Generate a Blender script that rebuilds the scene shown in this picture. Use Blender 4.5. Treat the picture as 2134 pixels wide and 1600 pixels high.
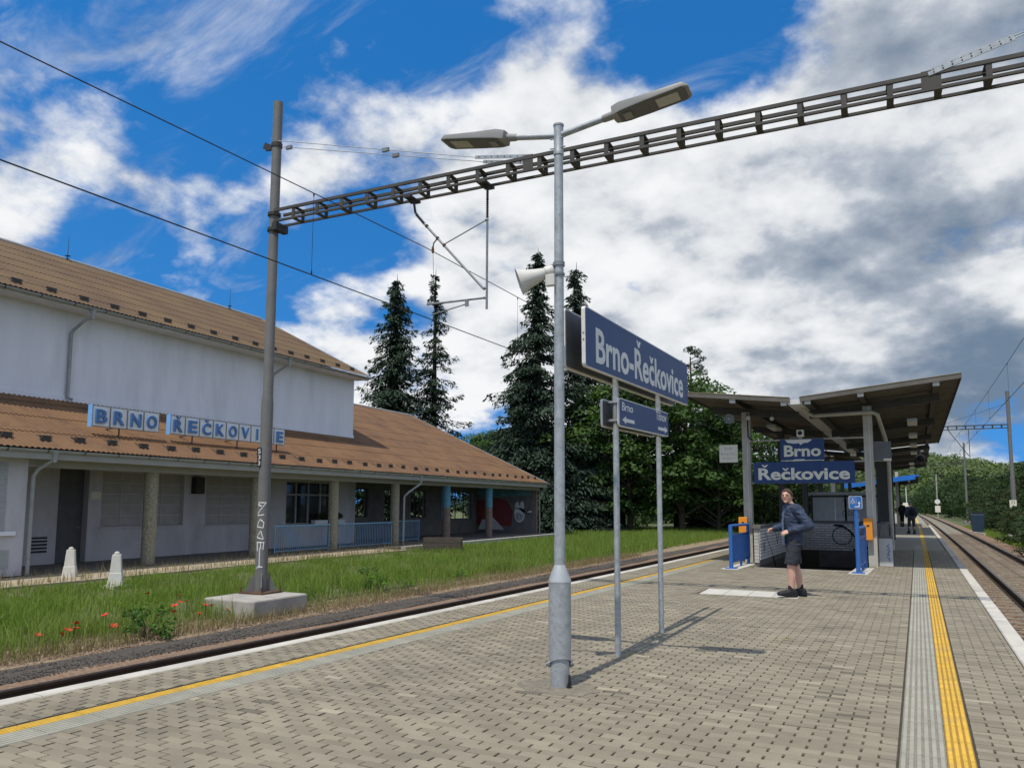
import bpy, bmesh, math, random
import numpy as np
from mathutils import Vector, Matrix, noise as mnoise

for o in list(bpy.data.objects): bpy.data.objects.remove(o, do_unlink=True)
SC = bpy.context.scene
COL = SC.collection
random.seed(7); RNG = np.random.default_rng(7)
R = math.radians

# ------------------------------------------------------------------ camera
cam_d = bpy.data.cameras.new('camera'); cam = bpy.data.objects.new('camera', cam_d); COL.objects.link(cam)
cam_d.sensor_fit = 'HORIZONTAL'; cam_d.sensor_width = 36.0
cam_d.lens = 36.0 * 1592.08 / 2134.0
cam_d.shift_y = 88.82 / 2134.0
cam_d.clip_start = 0.05; cam_d.clip_end = 6000
def cam_axes(yaw, pitch, roll):
    fwd = Vector((-math.sin(yaw)*math.cos(pitch), math.cos(yaw)*math.cos(pitch), math.sin(pitch)))
    right = Vector((math.cos(yaw), math.sin(yaw), 0)); up = right.cross(fwd)
    r2 = right*math.cos(roll) + up*math.sin(roll); u2 = up*math.cos(roll) - right*math.sin(roll)
    return r2, u2, fwd
_r, _u, _f = cam_axes(0.442446, 0.101803, 0.003691)
cam.matrix_world = Matrix(((_r.x, _u.x, -_f.x, 0), (_r.y, _u.y, -_f.y, 0), (_r.z, _u.z, -_f.z, 1.5), (0, 0, 0, 1)))
SC.camera = cam

# ------------------------------------------------------------------ exposure, sun, sky
SC.view_settings.view_transform = 'Standard'; SC.view_settings.look = 'None'
SC.view_settings.exposure = 0.0; SC.view_settings.gamma = 1.0; SC.view_settings.use_curve_mapping = False
SC.cycles.max_bounces = 5; SC.cycles.diffuse_bounces = 3; SC.cycles.glossy_bounces = 2
SC.cycles.transparent_max_bounces = 8; SC.cycles.transmission_bounces = 3
SC.cycles.caustics_reflective = False; SC.cycles.caustics_refractive = False
TO_SUN = Vector((-0.035, -0.472, 1.0)).normalized()
sun_d = bpy.data.lights.new('sun', 'SUN'); sun_d.energy = 3.7; sun_d.angle = R(0.53); sun_d.color = (1.0, 0.945, 0.84)
sun = bpy.data.objects.new('sun', sun_d); COL.objects.link(sun)
sun.rotation_euler = TO_SUN.to_track_quat('Z', 'Y').to_euler(); sun.location = (0, -20, 40)
SUN_EL = math.asin(TO_SUN.z); SUN_ROT = math.atan2(TO_SUN.x, TO_SUN.y)

W = bpy.data.worlds.new('World'); SC.world = W; W.use_nodes = True
W.cycles.sampling_method = 'MANUAL'; W.cycles.sample_map_resolution = 256
def build_sky():
    nt = W.node_tree; nt.nodes.clear(); N = nt.nodes.new; L = nt.links.new
    out = N('ShaderNodeOutputWorld'); bg = N('ShaderNodeBackground'); L(bg.outputs[0], out.inputs[0])
    bg.inputs['Strength'].default_value = 0.14
    sky = N('ShaderNodeTexSky'); sky.sky_type = 'NISHITA'; sky.sun_disc = False
    sky.sun_elevation = SUN_EL; sky.sun_rotation = SUN_ROT; sky.air_density = 1.0; sky.dust_density = 0.3; sky.ozone_density = 2.5; sky.altitude = 300
    # the blue is read a little above the line of sight, so that the horizon stays as deep as in the clear air after rain
    svec = N('ShaderNodeVectorMath'); svec.operation = 'ADD'; svec.inputs[1].default_value = (0, 0, 0.30)
    snrm = N('ShaderNodeVectorMath'); snrm.operation = 'NORMALIZE'; L(svec.outputs[0], snrm.inputs[0]); L(snrm.outputs[0], sky.inputs['Vector'])
    hs = N('ShaderNodeHueSaturation'); hs.inputs['Saturation'].default_value = 1.38; hs.inputs['Value'].default_value = 1.32
    L(sky.outputs[0], hs.inputs['Color'])
    tc = N('ShaderNodeTexCoord'); D = tc.outputs['Generated']; L(D, svec.inputs[0])
    sep = N('ShaderNodeSeparateXYZ'); L(D, sep.inputs[0])
    def m(op, a, b=None, c=None, clamp=False):
        n = N('ShaderNodeMath'); n.operation = op; n.use_clamp = clamp
        for i, v in enumerate((a, b, c)):
            if v is None: continue
            if isinstance(v, (int, float)): n.inputs[i].default_value = v
            else: L(v, n.inputs[i])
        return n.outputs[0]
    zz = m('ADD', m('MAXIMUM', sep.outputs[2], 0.0), 0.42)
    comb = N('ShaderNodeCombineXYZ'); L(m('DIVIDE', sep.outputs[0], zz), comb.inputs[0]); L(m('DIVIDE', sep.outputs[1], zz), comb.inputs[1])
    comb.inputs[2].default_value = 3.7
    P = comb.outputs[0]
    def noise(scale, detail, rough, dist=0.0, off=(0, 0, 0)):
        a = N('ShaderNodeVectorMath'); a.operation = 'ADD'; L(P, a.inputs[0]); a.inputs[1].default_value = off
        n = N('ShaderNodeTexNoise'); n.inputs['Scale'].default_value = scale; n.inputs['Detail'].default_value = detail
        n.inputs['Roughness'].default_value = rough; n.inputs['Distortion'].default_value = dist; L(a.outputs[0], n.inputs['Vector']); return n.outputs['Fac']
    def lobe(d, width, w):
        v = N('ShaderNodeVectorMath'); v.operation = 'DOT_PRODUCT'; L(D, v.inputs[0]); v.inputs[1].default_value = Vector(d).normalized()
        g = m('POWER', 2.718, m('MULTIPLY', m('SUBTRACT', 1.0, v.outputs['Value']), -1.0/(1.0-math.cos(R(width)))))
        return m('MULTIPLY', g, w)
    def total(ls):
        s = None
        for l in ls: s = lobe(*l) if s is None else m('ADD', s, lobe(*l))
        return s
    def field(off):
        big = noise(2.3, 2.0, 0.45, 0.0, off); mid = noise(5.6, 7.0, 0.56, 0.0, off)
        return m('ADD', m('MULTIPLY', m('SUBTRACT', big, 0.5), 0.85), m('MULTIPLY', m('SUBTRACT', mid, 0.5), 1.25))
    fine = noise(21.0, 5.0, 0.58, 0.0)
    bank = total(BANKS); f0 = field((0, 0, 0)); f1 = field((0.014, -0.085, 0.0))
    dens = m('ADD', m('ADD', f0, m('MULTIPLY', m('SUBTRACT', fine, 0.5), 0.22)), m('ADD', bank, SKY_BASE))
    mr = N('ShaderNodeMapRange'); mr.interpolation_type = 'SMOOTHSTEP'; L(dens, mr.inputs['Value'])
    mr.inputs['From Min'].default_value = -0.07; mr.inputs['From Max'].default_value = 0.24
    # thin high wisps
    wm = N('ShaderNodeMapping'); wm.inputs['Rotation'].default_value = (0, 0, 0.6); wm.inputs['Scale'].default_value = (1.1, 3.4, 1.0); L(P, wm.inputs['Vector'])
    wn = N('ShaderNodeTexNoise'); wn.inputs['Scale'].default_value = 2.6; wn.inputs['Detail'].default_value = 8.0; wn.inputs['Roughness'].default_value = 0.62; wn.inputs['Distortion'].default_value = 0.6; L(wm.outputs[0], wn.inputs['Vector'])
    wr = N('ShaderNodeMapRange'); wr.interpolation_type = 'SMOOTHSTEP'; L(wn.outputs['Fac'], wr.inputs['Value']); wr.inputs['From Min'].default_value = 0.50; wr.inputs['From Max'].default_value = 0.80; wr.inputs['To Max'].default_value = 0.62
    cover = m('MAXIMUM', mr.outputs[0], wr.outputs[0])
    # cloud tone: lit side white, lee side and thick undersides grey
    lee = m('MULTIPLY', m('SUBTRACT', f1, f0), 1.9)
    thick = m('MULTIPLY', m('MAXIMUM', m('SUBTRACT', dens, 0.30), 0.0), 0.35)
    sh = m('ADD', m('ADD', lee, thick), m('ADD', total(DARKS), m('MULTIPLY', m('SUBTRACT', fine, 0.5), 0.20)))
    ms = N('ShaderNodeMapRange'); ms.interpolation_type = 'SMOOTHSTEP'; L(sh, ms.inputs['Value'])
    ms.inputs['From Min'].default_value = -0.55; ms.inputs['From Max'].default_value = 1.15
    ramp = N('ShaderNodeValToRGB'); e = ramp.color_ramp.elements
    e[0].position = 0.0; e[0].color = (6.6, 6.7, 6.8, 1); e[1].position = 1.0; e[1].color = (1.15, 1.65, 2.35, 1)
    k = e.new(0.28); k.color = (5.2, 5.4, 5.65, 1); k = e.new(0.52); k.color = (3.2, 3.55, 4.1, 1); k = e.new(0.78); k.color = (2.1, 2.5, 3.1, 1)
    L(ms.outputs[0], ramp.inputs[0])
    mix = N('ShaderNodeMix'); mix.data_type = 'RGBA'; L(cover, mix.inputs['Factor'])
    L(hs.outputs[0], mix.inputs['A']); L(ramp.outputs[0], mix.inputs['B'])
    L(mix.outputs['Result'], bg.inputs['Color'])
def D_(az, el):   # azimuth in degrees right of +Y, elevation
    return (math.sin(R(az))*math.cos(R(el)), math.cos(R(az))*math.cos(R(el)), math.sin(R(el)))
SKY_BASE = 0.09
BANKS = [(D_(-60, 18), 5, .06), (D_(-48, 22.5), 4.0, .10), (D_(-41, 23), 4, .14), (D_(-39, 14), 5, .10), (D_(-24.5, 28.5), 3.6, .30), (D_(-31, 25), 4, .08),
         (D_(-17, 20), 9, .30), (D_(-3, 20), 10, .42), (D_(4, 25), 7, .32), (D_(-10, 12), 8, .32), (D_(-30, 12), 6, .22), (D_(5, 9), 7, .28),
         (D_(-52, 31), 9, -.42), (D_(-31, 36), 8, -.46), (D_(-11, 33), 6.5, -.54), (D_(-54, 14), 4.5, -.30), (D_(-45, 16), 3.2, -.32), (D_(-37.5, 19.5), 2.8, -.38), (D_(-27, 5), 3.5, -.50), (D_(-16, 16.2), 1.8, -.55), (D_(-46, 27), 4, -.14)]
DARKS = [(D_(2.5, 14.5), 3.6, .62), (D_(-4, 15.5), 2.6, .30), (D_(6, 6.5), 4.5, .90), (D_(8, 10), 4, .30), (D_(-3, 10.5), 2.2, .26), (D_(4, 21), 7, .16), (D_(-25, 29), 6, -.20), (D_(-33, 12), 9, -.18), (D_(-13, 13), 7, -.25), (D_(-16, 21), 8, -.12)]
build_sky()

# ------------------------------------------------------------------ geometry helpers
class MB:
    def __init__(s): s.v = []; s.f = []
    def add(s, vs, fs):
        o = len(s.v); s.v += [tuple(v) for v in vs]; s.f += [tuple(i+o for i in f) for f in fs]; return s
    def obox(s, c, ax, ay, az):
        c, ax, ay, az = Vector(c), Vector(ax), Vector(ay), Vector(az)
        vs = [c + ax*i + ay*j + az*k for i in (-1, 1) for j in (-1, 1) for k in (-1, 1)]
        return s.add(vs, [(0, 1, 3, 2), (4, 6, 7, 5), (0, 4, 5, 1), (2, 3, 7, 6), (0, 2, 6, 4), (1, 5, 7, 3)])
    def box(s, x0, x1, y0, y1, z0, z1):
        return s.obox(((x0+x1)/2, (y0+y1)/2, (z0+z1)/2), ((x1-x0)/2, 0, 0), (0, (y1-y0)/2, 0), (0, 0, (z1-z0)/2))
    def bar(s, a, b, w, h, up=(0, 0, 1)):
        a, b = Vector(a), Vector(b); d = b-a; t = d.normalized(); side = t.cross(Vector(up))
        if side.length < 1e-4: side = t.cross(Vector((1, 0, 0)))
        side.normalize(); u = side.cross(t)
        return s.obox((a+b)/2, side*(w/2), d/2, u*(h/2))
    def tube(s, pts, r, n=10, cap=True, flat=1.0):
        pts = [Vector(p) for p in pts]; m = len(pts); rs = r if isinstance(r, (list, tuple)) else [r]*m
        T = [(pts[min(i+1, m-1)] - pts[max(i-1, 0)]).normalized() for i in range(m)]
        ref = Vector((0, 0, 1)) if abs(T[0].z) < .9 else Vector((1, 0, 0))
        nrm = T[0].cross(ref).normalized(); vs = []
        for i in range(m):
            nrm = (nrm - T[i]*nrm.dot(T[i])).normalized(); bn = T[i].cross(nrm)
            for k in range(n):
                a = 2*math.pi*k/n; vs.append(pts[i] + (nrm*math.cos(a) + bn*math.sin(a)*flat)*rs[i])
        fs = [(i*n+k, i*n+(k+1) % n, (i+1)*n+(k+1) % n, (i+1)*n+k) for i in range(m-1) for k in range(n)]
        if cap: fs += [tuple(range(n))[::-1], tuple((m-1)*n+k for k in range(n))]
        return s.add(vs, fs)
    def rings(s, rings, cap=True):     # list of rings (each a list of points)
        n = len(rings[0]); m = len(rings); vs = [p for r_ in rings for p in r_]
        fs = [(i*n+k, i*n+(k+1) % n, (i+1)*n+(k+1) % n, (i+1)*n+k) for i in range(m-1) for k in range(n)]
        if cap: fs += [tuple(range(n))[::-1], tuple((m-1)*n+k for k in range(n))]
        return s.add(vs, fs)
    def lathe(s, prof, n=20, c=(0, 0, 0), axis=(0, 0, 1)):
        ax = Vector(axis).normalized(); ref = Vector((0, 0, 1)) if abs(ax.z) < .9 else Vector((1, 0, 0))
        u = ax.cross(ref).normalized(); w = ax.cross(u); c = Vector(c)
        return s.rings([[c + ax*z + (u*math.cos(2*math.pi*k/n) + w*math.sin(2*math.pi*k/n))*max(r, 1e-4) for k in range(n)] for r, z in prof])
    def ell(s, c, rx, ry, rz, nu=16, nv=10, M=None):
        c = Vector(c); rg = []
        for j in range(nv+1):
            t = math.pi*j/nv; rr = max(math.sin(t), .02)
            ring = []
            for k in range(nu):
                a = 2*math.pi*k/nu; p = Vector((rx*rr*math.cos(a), ry*rr*math.sin(a), -rz*math.cos(t)))
                ring.append(c + (M @ p if M else p))
            rg.append(ring)
        return s.rings(rg)
    def poly(s, pts, ext):            # planar polygon extruded by vector ext
        e = Vector(ext); n = len(pts); pts = [Vector(p) for p in pts]
        vs = pts + [p+e for p in pts]
        return s.add(vs, [tuple(range(n))[::-1], tuple(range(n, 2*n))] + [(k, (k+1) % n, n+(k+1) % n, n+k) for k in range(n)])

def wloc(o):
    v = Vector((0, 0, 0))
    while o is not None: v += o.location; o = o.parent
    return v
def obj(name, mb, mat, parent=None, local=False, smooth=False, bevel=0.0, kind=None, **kw):
    me = bpy.data.meshes.new(name)
    off = Vector((0, 0, 0)) if (local or parent is None) else wloc(parent)
    vs = [(v[0]-off.x, v[1]-off.y, v[2]-off.z) for v in mb.v] if off.length else mb.v
    me.from_pydata(vs, [], mb.f); me.materials.append(mat)
    return link(name, me, parent, smooth, bevel, kind, **kw)
def link(name, me, parent=None, smooth=False, bevel=0.0, kind=None, **kw):
    if smooth:
        me.polygons.foreach_set('use_smooth', [True]*len(me.polygons))
        if smooth != 'all':
            try: me.set_sharp_from_angle(angle=R(38))
            except Exception: pass
    o = bpy.data.objects.new(name, me); COL.objects.link(o)
    if parent is not None: o.parent = parent
    if bevel:
        b = o.modifiers.new('bevel', 'BEVEL'); b.width = bevel; b.segments = 2; b.limit_method = 'ANGLE'; b.angle_limit = R(40)
    if kind: o['kind'] = kind
    tag(o, **kw); return o
def tag(o, label=None, cat=None, group=None):
    if label: o['label'] = label
    if cat: o['category'] = cat
    if group: o['group'] = group
    return o
def thing(name, loc, label, cat, group=None, rz=0.0, kind=None):
    o = bpy.data.objects.new(name, None); COL.objects.link(o); o.location = loc; o.rotation_euler = (0, 0, rz)
    o.empty_display_size = .2
    if kind: o['kind'] = kind
    return tag(o, label, cat, group)
def inst(name, me, loc=(0, 0, 0), rz=0.0, parent=None, scale=None, rot=None, **kw):
    o = bpy.data.objects.new(name, me); COL.objects.link(o); o.location = loc
    o.rotation_euler = rot if rot else (0, 0, rz)
    if scale: o.scale = scale
    if parent is not None: o.parent = parent
    return tag(o, **kw)
def copy_tree(o, parent=None):
    c = o.copy(); COL.objects.link(c); c.parent = parent
    for ch in list(o.children): copy_tree(ch, c)
    return c
def np_mesh(name, V, F, mat, tone=None):
    me = bpy.data.meshes.new(name); nv = len(V); k = F.shape[1]; nf = len(F)
    me.vertices.add(nv); me.vertices.foreach_set('co', np.ascontiguousarray(V, dtype=np.float32).ravel())
    me.loops.add(nf*k); me.loops.foreach_set('vertex_index', F.astype(np.int32).ravel())
    me.polygons.add(nf); me.polygons.foreach_set('loop_start', np.arange(0, nf*k, k, dtype=np.int32))
    me.polygons.foreach_set('use_smooth', np.zeros(nf, dtype=bool))
    me.update(calc_edges=True)
    if tone is not None:
        a = me.attributes.new('tone', 'FLOAT', 'FACE'); a.data.foreach_set('value', tone.astype(np.float32))
    me.materials.append(mat); return me
BASE = {'Ř': 'R', 'č': 'c', 'Č': 'C', 'š': 's', 'ě': 'e'}
def glyphs(txt, extrude, bold):
    cu = bpy.data.curves.new('lettering', 'FONT'); cu.body = txt; cu.extrude = extrude; cu.offset = bold; cu.resolution_u = 3
    t = bpy.data.objects.new('lettering', cu); COL.objects.link(t); bpy.context.view_layer.update()
    me = bpy.data.meshes.new_from_object(t.evaluated_get(bpy.context.evaluated_depsgraph_get()))
    vs = [v.co.copy() for v in me.vertices]; fs = [tuple(p.vertices) for p in me.polygons]
    bpy.data.objects.remove(t); bpy.data.curves.remove(cu); bpy.data.meshes.remove(me); return vs, fs
def text_shape(txt, width=None, height=None, extrude=0.002, bold=0.0):
    """flat lettering in the local XY plane, centred, with the carons drawn over their letters"""
    plain = ''.join(BASE.get(c, c) for c in txt); vs, fs = glyphs(plain, extrude, bold)
    for i, ch in enumerate(txt):
        if ch not in BASE: continue
        right = max(v.x for v in glyphs(plain[:i+1], 0, bold)[0]); one = glyphs(plain[i], 0, bold)[0]
        w = max(v.x for v in one)-min(v.x for v in one); top = max(v.y for v in one); cx = right - w/2; k = .15; g = .05; h = .16; n = len(vs)
        pts = [(cx-k, top+g+h), (cx-k+.085, top+g+h), (cx, top+g+.085), (cx+k-.085, top+g+h), (cx+k, top+g+h), (cx+.05, top+g), (cx-.05, top+g)]
        vs += [Vector((x, y, z)) for z in (-extrude, extrude) for x, y in pts]; q = len(pts)
        fs += [(n+q, n+q+1, n+q+2, n+q+6)[::-1], (n+q+2, n+q+3, n+q+4, n+q+5)[::-1], (n+q+2, n+q+5, n+q+6)[::-1]] + [(n+j, n+(j+1) % q, n+q+(j+1) % q, n+q+j) for j in range(q)]
    x0 = min(v.x for v in vs); x1 = max(v.x for v in vs); y0 = min(v.y for v in vs); y1 = max(v.y for v in vs)
    sx = (width/(x1-x0)) if width else None; sy = (height/(y1-y0)) if height else None
    sx = sx or sy or 1; sy = sy or sx
    return [((v.x-(x0+x1)/2)*sx, (v.y-(y0+y1)/2)*sy, v.z) for v in vs], fs
def put_text(mb, txt, c, ex, ey, width=None, height=None, extrude=0.002, bold=0.0):
    vs, fs = text_shape(txt, width, height, extrude, bold); c, ex, ey = Vector(c), Vector(ex), Vector(ey); en = ex.cross(ey)
    return mb.add([c + ex*v[0] + ey*v[1] + en*v[2] for v in vs], fs)

# ------------------------------------------------------------------ materials
def mat(name, col, rough=.7, var=.15, scale=3.0, bump=0.0, bscale=40.0, metal=0.0, spec=.4, col2=None, coords='Object', stretch=None, detail=6, dirt=None, obrand=0.0, tone=0.0, spots=None):
    m = bpy.data.materials.new(name); m.use_nodes = True; nt = m.node_tree; N = nt.nodes.new; L = nt.links.new
    bs = nt.nodes['Principled BSDF']; bs.inputs['Roughness'].default_value = rough; bs.inputs['Metallic'].default_value = metal
    bs.inputs['Specular IOR Level'].default_value = spec
    tc = N('ShaderNodeTexCoord'); vec = tc.outputs['Object']
    if coords == 'World':
        g = N('ShaderNodeNewGeometry'); vec = g.outputs['Position']
    if stretch:
        mp = N('ShaderNodeMapping'); mp.inputs['Scale'].default_value = stretch; L(vec, mp.inputs['Vector']); vec = mp.outputs[0]
    def noise(s, d=detail, r_=.6):
        n = N('ShaderNodeTexNoise'); n.inputs['Scale'].default_value = s; n.inputs['Detail'].default_value = d; n.inputs['Roughness'].default_value = r_; L(vec, n.inputs['Vector']); return n.outputs['Fac']
    rp = N('ShaderNodeValToRGB'); c2 = col2 or tuple(min(1, c*(1+var)) for c in col); c1 = col if col2 else tuple(c*(1-var) for c in col)
    rp.color_ramp.elements[0].position = .32; rp.color_ramp.elements[1].position = .68
    rp.color_ramp.elements[0].color = (*c1, 1); rp.color_ramp.elements[1].color = (*c2, 1)
    L(noise(scale), rp.inputs[0]); c = rp.outputs[0]
    for dirt in [q for q in (dirt, spots) if q]:      # (colour, scale, threshold, amount)
        dn = noise(dirt[1], 8, .65); r2 = N('ShaderNodeMapRange'); r2.inputs['From Min'].default_value = dirt[2]; r2.inputs['From Max'].default_value = dirt[2]+.16
        r2.inputs['To Max'].default_value = dirt[3]; L(dn, r2.inputs['Value'])
        mx = N('ShaderNodeMix'); mx.data_type = 'RGBA'; L(r2.outputs[0], mx.inputs['Factor']); L(c, mx.inputs['A']); mx.inputs['B'].default_value = (*dirt[0], 1); c = mx.outputs['Result']
    if obrand or tone:
        if tone: a = N('ShaderNodeAttribute'); a.attribute_name = 'tone'; src = a.outputs['Fac']; amt = tone
        else: a = N('ShaderNodeObjectInfo'); src = a.outputs['Random']; amt = obrand
        r3 = N('ShaderNodeMapRange'); r3.clamp = False; r3.inputs['To Min'].default_value = 1-amt; r3.inputs['To Max'].default_value = 1+amt; L(src, r3.inputs['Value'])
        vm = N('ShaderNodeVectorMath'); vm.operation = 'SCALE'; L(c, vm.inputs[0]); L(r3.outputs[0], vm.inputs['Scale']); c = vm.outputs[0]
    L(c, bs.inputs['Base Color'])
    if bump:
        b = N('ShaderNodeBump'); b.inputs['Strength'].default_value = bump; b.inputs['Distance'].default_value = .01
        L(noise(bscale, 4, .6), b.inputs['Height']); L(b.outputs[0], bs.inputs['Normal'])
    return m
def leaf_mat(name, col, col2, trans=.3, rough=.6):
    m = bpy.data.materials.new(name); m.use_nodes = True; nt = m.node_tree; N = nt.nodes.new; L = nt.links.new; bs = nt.nodes['Principled BSDF']
    a = N('ShaderNodeAttribute'); a.attribute_name = 'tone'
    rp = N('ShaderNodeValToRGB'); rp.color_ramp.elements[0].color = (*col, 1); rp.color_ramp.elements[1].color = (*col2, 1); L(a.outputs['Fac'], rp.inputs[0])
    L(rp.outputs[0], bs.inputs['Base Color']); bs.inputs['Roughness'].default_value = rough; bs.inputs['Specular IOR Level'].default_value = .25
    tr = N('ShaderNodeBsdfTranslucent'); vm = N('ShaderNodeVectorMath'); vm.operation = 'MULTIPLY'; L(rp.outputs[0], vm.inputs[0]); vm.inputs[1].default_value = (1.3, 1.5, .6); L(vm.outputs[0], tr.inputs['Color'])
    mx = N('ShaderNodeMixShader'); mx.inputs[0].default_value = trans; L(bs.outputs[0], mx.inputs[1]); L(tr.outputs[0], mx.inputs[2])
    L(mx.outputs[0], nt.nodes['Material Output'].inputs['Surface']); return m
def glass_mat(name, col=(.02, .025, .03)):
    return mat(name, col, rough=.06, var=.1, spec=.8)

M = {}
M['paver'] = mat('paver_stone', (.242, .212, .153), .9, .12, 1.4, .35, 160, coords='World', obrand=.15, dirt=((.15, .125, .085), .45, .54, .40), spots=((.10, .09, .07), 9.0, .70, .6))
M['paver_field'] = mat('paver_stone_field', (.242, .212, .153), .9, .12, 1.4, .35, 160, coords='World', tone=.15, dirt=((.15, .125, .085), .45, .54, .40), spots=((.10, .09, .07), 9.0, .70, .6))
M['joint'] = mat('joint_sand', (.066, .056, .042), .95, .3, 30, .3, 90, coords='World')
M['platform_far'] = mat('platform_far_paving', (.25, .235, .19), .9, .12, 1.5, .2, 60, coords='World', stretch=(1, 8, 1))
M['tactile_grey'] = mat('tactile_concrete', (.335, .325, .262), .9, .14, 5, .3, 120, coords='World', dirt=((.13, .11, .10), 3.0, .62, .6), obrand=.06)
M['tactile_yellow'] = mat('tactile_yellow_paint', (.62, .38, .045), .75, .16, 8, .2, 120, coords='World', dirt=((.40, .27, .12), 3.0, .50, .6), spots=((.18, .13, .08), 12, .64, .6), obrand=.05)
M['edge'] = mat('edge_concrete', (.50, .475, .41), .9, .14, 3, .3, 80, coords='World', dirt=((.28, .255, .21), 1.2, .54, .6), spots=((.16, .14, .11), 8, .64, .6), obrand=.08)
M['slab'] = mat('pale_concrete', (.50, .48, .42), .9, .10, 4, .3, 90, coords='World', dirt=((.30, .27, .22), 2.0, .6, .4), obrand=.05)
M['concrete'] = mat('raw_concrete', (.36, .335, .30), .92, .18, 3, .5, 40, coords='World', dirt=((.17, .15, .12), 1.6, .58, .6))
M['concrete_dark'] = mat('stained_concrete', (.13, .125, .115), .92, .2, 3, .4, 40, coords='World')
M['ballast'] = mat('ballast_rust', (.15, .085, .05), .95, .35, 18, .9, 45, coords='World', col2=(.27, .19, .13))
M['ballast_grey'] = mat('ballast_between_rails', (.16, .135, .095), .95, .35, 14, .9, 45, coords='World', col2=(.27, .245, .18))
M['stone'] = mat('ballast_stone', (.17, .11, .075), .95, .3, 6, .4, 60, coords='World', col2=(.30, .225, .16), tone=.35)
M['cinder'] = mat('dark_cinder', (.042, .034, .027), .95, .3, 26, 1.0, 60, coords='World', col2=(.115, .098, .080))
M['cinder_stone'] = mat('cinder_stone', (.04, .036, .032), .95, .3, 6, .4, 60, coords='World', col2=(.13, .115, .10), tone=.4)
M['soil'] = mat('dry_soil', (.20, .145, .085), .95, .25, 4, .6, 30, coords='World', col2=(.31, .24, .15))
M['ground'] = mat('rough_meadow', (.055, .085, .025), .95, .3, .6, .5, 8, coords='World', col2=(.12, .13, .05))
M['turf'] = mat('turf_soil', (.075, .10, .028), .95, .3, 2.2, .6, 25, coords='World', col2=(.13, .13, .05))
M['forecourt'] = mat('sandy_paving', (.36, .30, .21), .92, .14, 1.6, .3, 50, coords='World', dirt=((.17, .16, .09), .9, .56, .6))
M['rail_side'] = mat('rusty_rail', (.045, .03, .022), .75, .3, 6, .3, 60)
M['rail_head'] = mat('rail_head', (.12, .11, .10), .35, .2, 6, metal=.8)
M['sleeper'] = mat('sleeper_concrete', (.20, .165, .125), .92, .2, 4, .4, 50, dirt=((.11, .07, .05), 3, .55, .7), obrand=.12)
M['galv'] = mat('galvanised_steel', (.37, .395, .405), .5, .18, 14, .12, 120, metal=.3, spec=.5, dirt=((.24, .26, .275), 30, .52, .7), spots=((.30, .285, .26), 4, .56, .6))
M['galv_dark'] = mat('weathered_galvanised', (.23, .245, .255), .55, .2, 9, .15, 90, metal=.35, dirt=((.13, .14, .145), 20, .55, .6))
M['mast'] = mat('mast_grey_paint', (.150, .146, .138), .6, .12, 3, .15, 60, dirt=((.10, .075, .055), 3, .56, .6), spots=((.21, .205, .20), 9, .62, .6))
M['truss'] = mat('truss_paint', (.062, .056, .048), .65, .15, 4, .15, 60)
M['steel_dark'] = mat('dark_steel', (.035, .033, .032), .6, .2, 5, .1, 60)
M['rust'] = mat('rusty_plate', (.10, .055, .035), .85, .3, 9, .4, 60)
M['insul'] = mat('insulator_glaze', (.03, .028, .027), .3, .1, 5)
M['lamp_body'] = mat('lamp_body_grey', (.27, .265, .25), .5, .08, 5, .05, 80)
M['lamp_glass'] = mat('lamp_lens', (.42, .41, .37), .25, .12, 30, spec=.6)
M['horn'] = mat('horn_plastic', (.62, .60, .55), .5, .06, 6)
M['blue'] = mat('sign_blue', (.020, .052, .160), .48, .08, 4, spec=.35, dirt=((.035, .065, .16), 2.0, .56, .6), spots=((.06, .08, .13), 11, .66, .5))
M['white'] = mat('sign_white', (.70, .70, .68), .5, .05, 6)
M['cream'] = mat('sign_cream', (.72, .69, .58), .5, .06, 6)
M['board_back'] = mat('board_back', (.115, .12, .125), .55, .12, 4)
M['frame_edge'] = mat('board_edge', (.70, .68, .64), .55, .08, 6)
M['black'] = mat('black_paint', (.012, .012, .013), .6, .2, 6)
M['blue_paint'] = mat('railing_blue', (.028, .13, .40), .4, .08, 5, spec=.5)
M['pale_blue'] = mat('pale_blue_paint', (.19, .36, .52), .5, .10, 5, dirt=((.10, .16, .22), 4, .6, .5))
M['orange'] = mat('orange_case', (.78, .28, .02), .45, .06, 5)
M['column'] = mat('canopy_column_paint', (.44, .42, .36), .7, .12, 4, .2, 40, dirt=((.24, .20, .15), 3, .60, .6))
M['deck'] = mat('canopy_sheet', (.125, .115, .098), .7, .15, 2, .1, 30, dirt=((.06, .05, .04), 2.2, .54, .7))
M['deck_edge'] = mat('canopy_edge', (.36, .30, .19), .7, .15, 6)
M['beam'] = mat('canopy_beam', (.06, .057, .052), .7, .15, 5)
M['beam_end'] = mat('beam_end_white', (.62, .64, .64), .6, .06, 5)
M['brick'] = mat('glazed_pale_brick', (.62, .59, .56), .6, .10, 5, .2, 80, tone=.12, dirt=((.34, .31, .28), 2.2, .60, .5))
M['tile_teal'] = mat('teal_tiles', (.05, .13, .15), .4, .2, 5)
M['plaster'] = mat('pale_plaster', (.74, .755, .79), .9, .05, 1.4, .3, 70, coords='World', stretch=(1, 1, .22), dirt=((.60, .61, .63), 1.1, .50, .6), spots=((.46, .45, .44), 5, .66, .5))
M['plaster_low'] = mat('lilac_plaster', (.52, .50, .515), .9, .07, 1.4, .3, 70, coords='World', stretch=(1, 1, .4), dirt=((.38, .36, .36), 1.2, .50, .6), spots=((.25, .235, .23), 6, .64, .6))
M['board'] = mat('window_boarding', (.38, .36, .345), .85, .10, 3, .2, 60, coords='World')
M['soffit'] = mat('soffit_paint', (.33, .315, .285), .85, .08, 2, .2, 40, coords='World')
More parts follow.
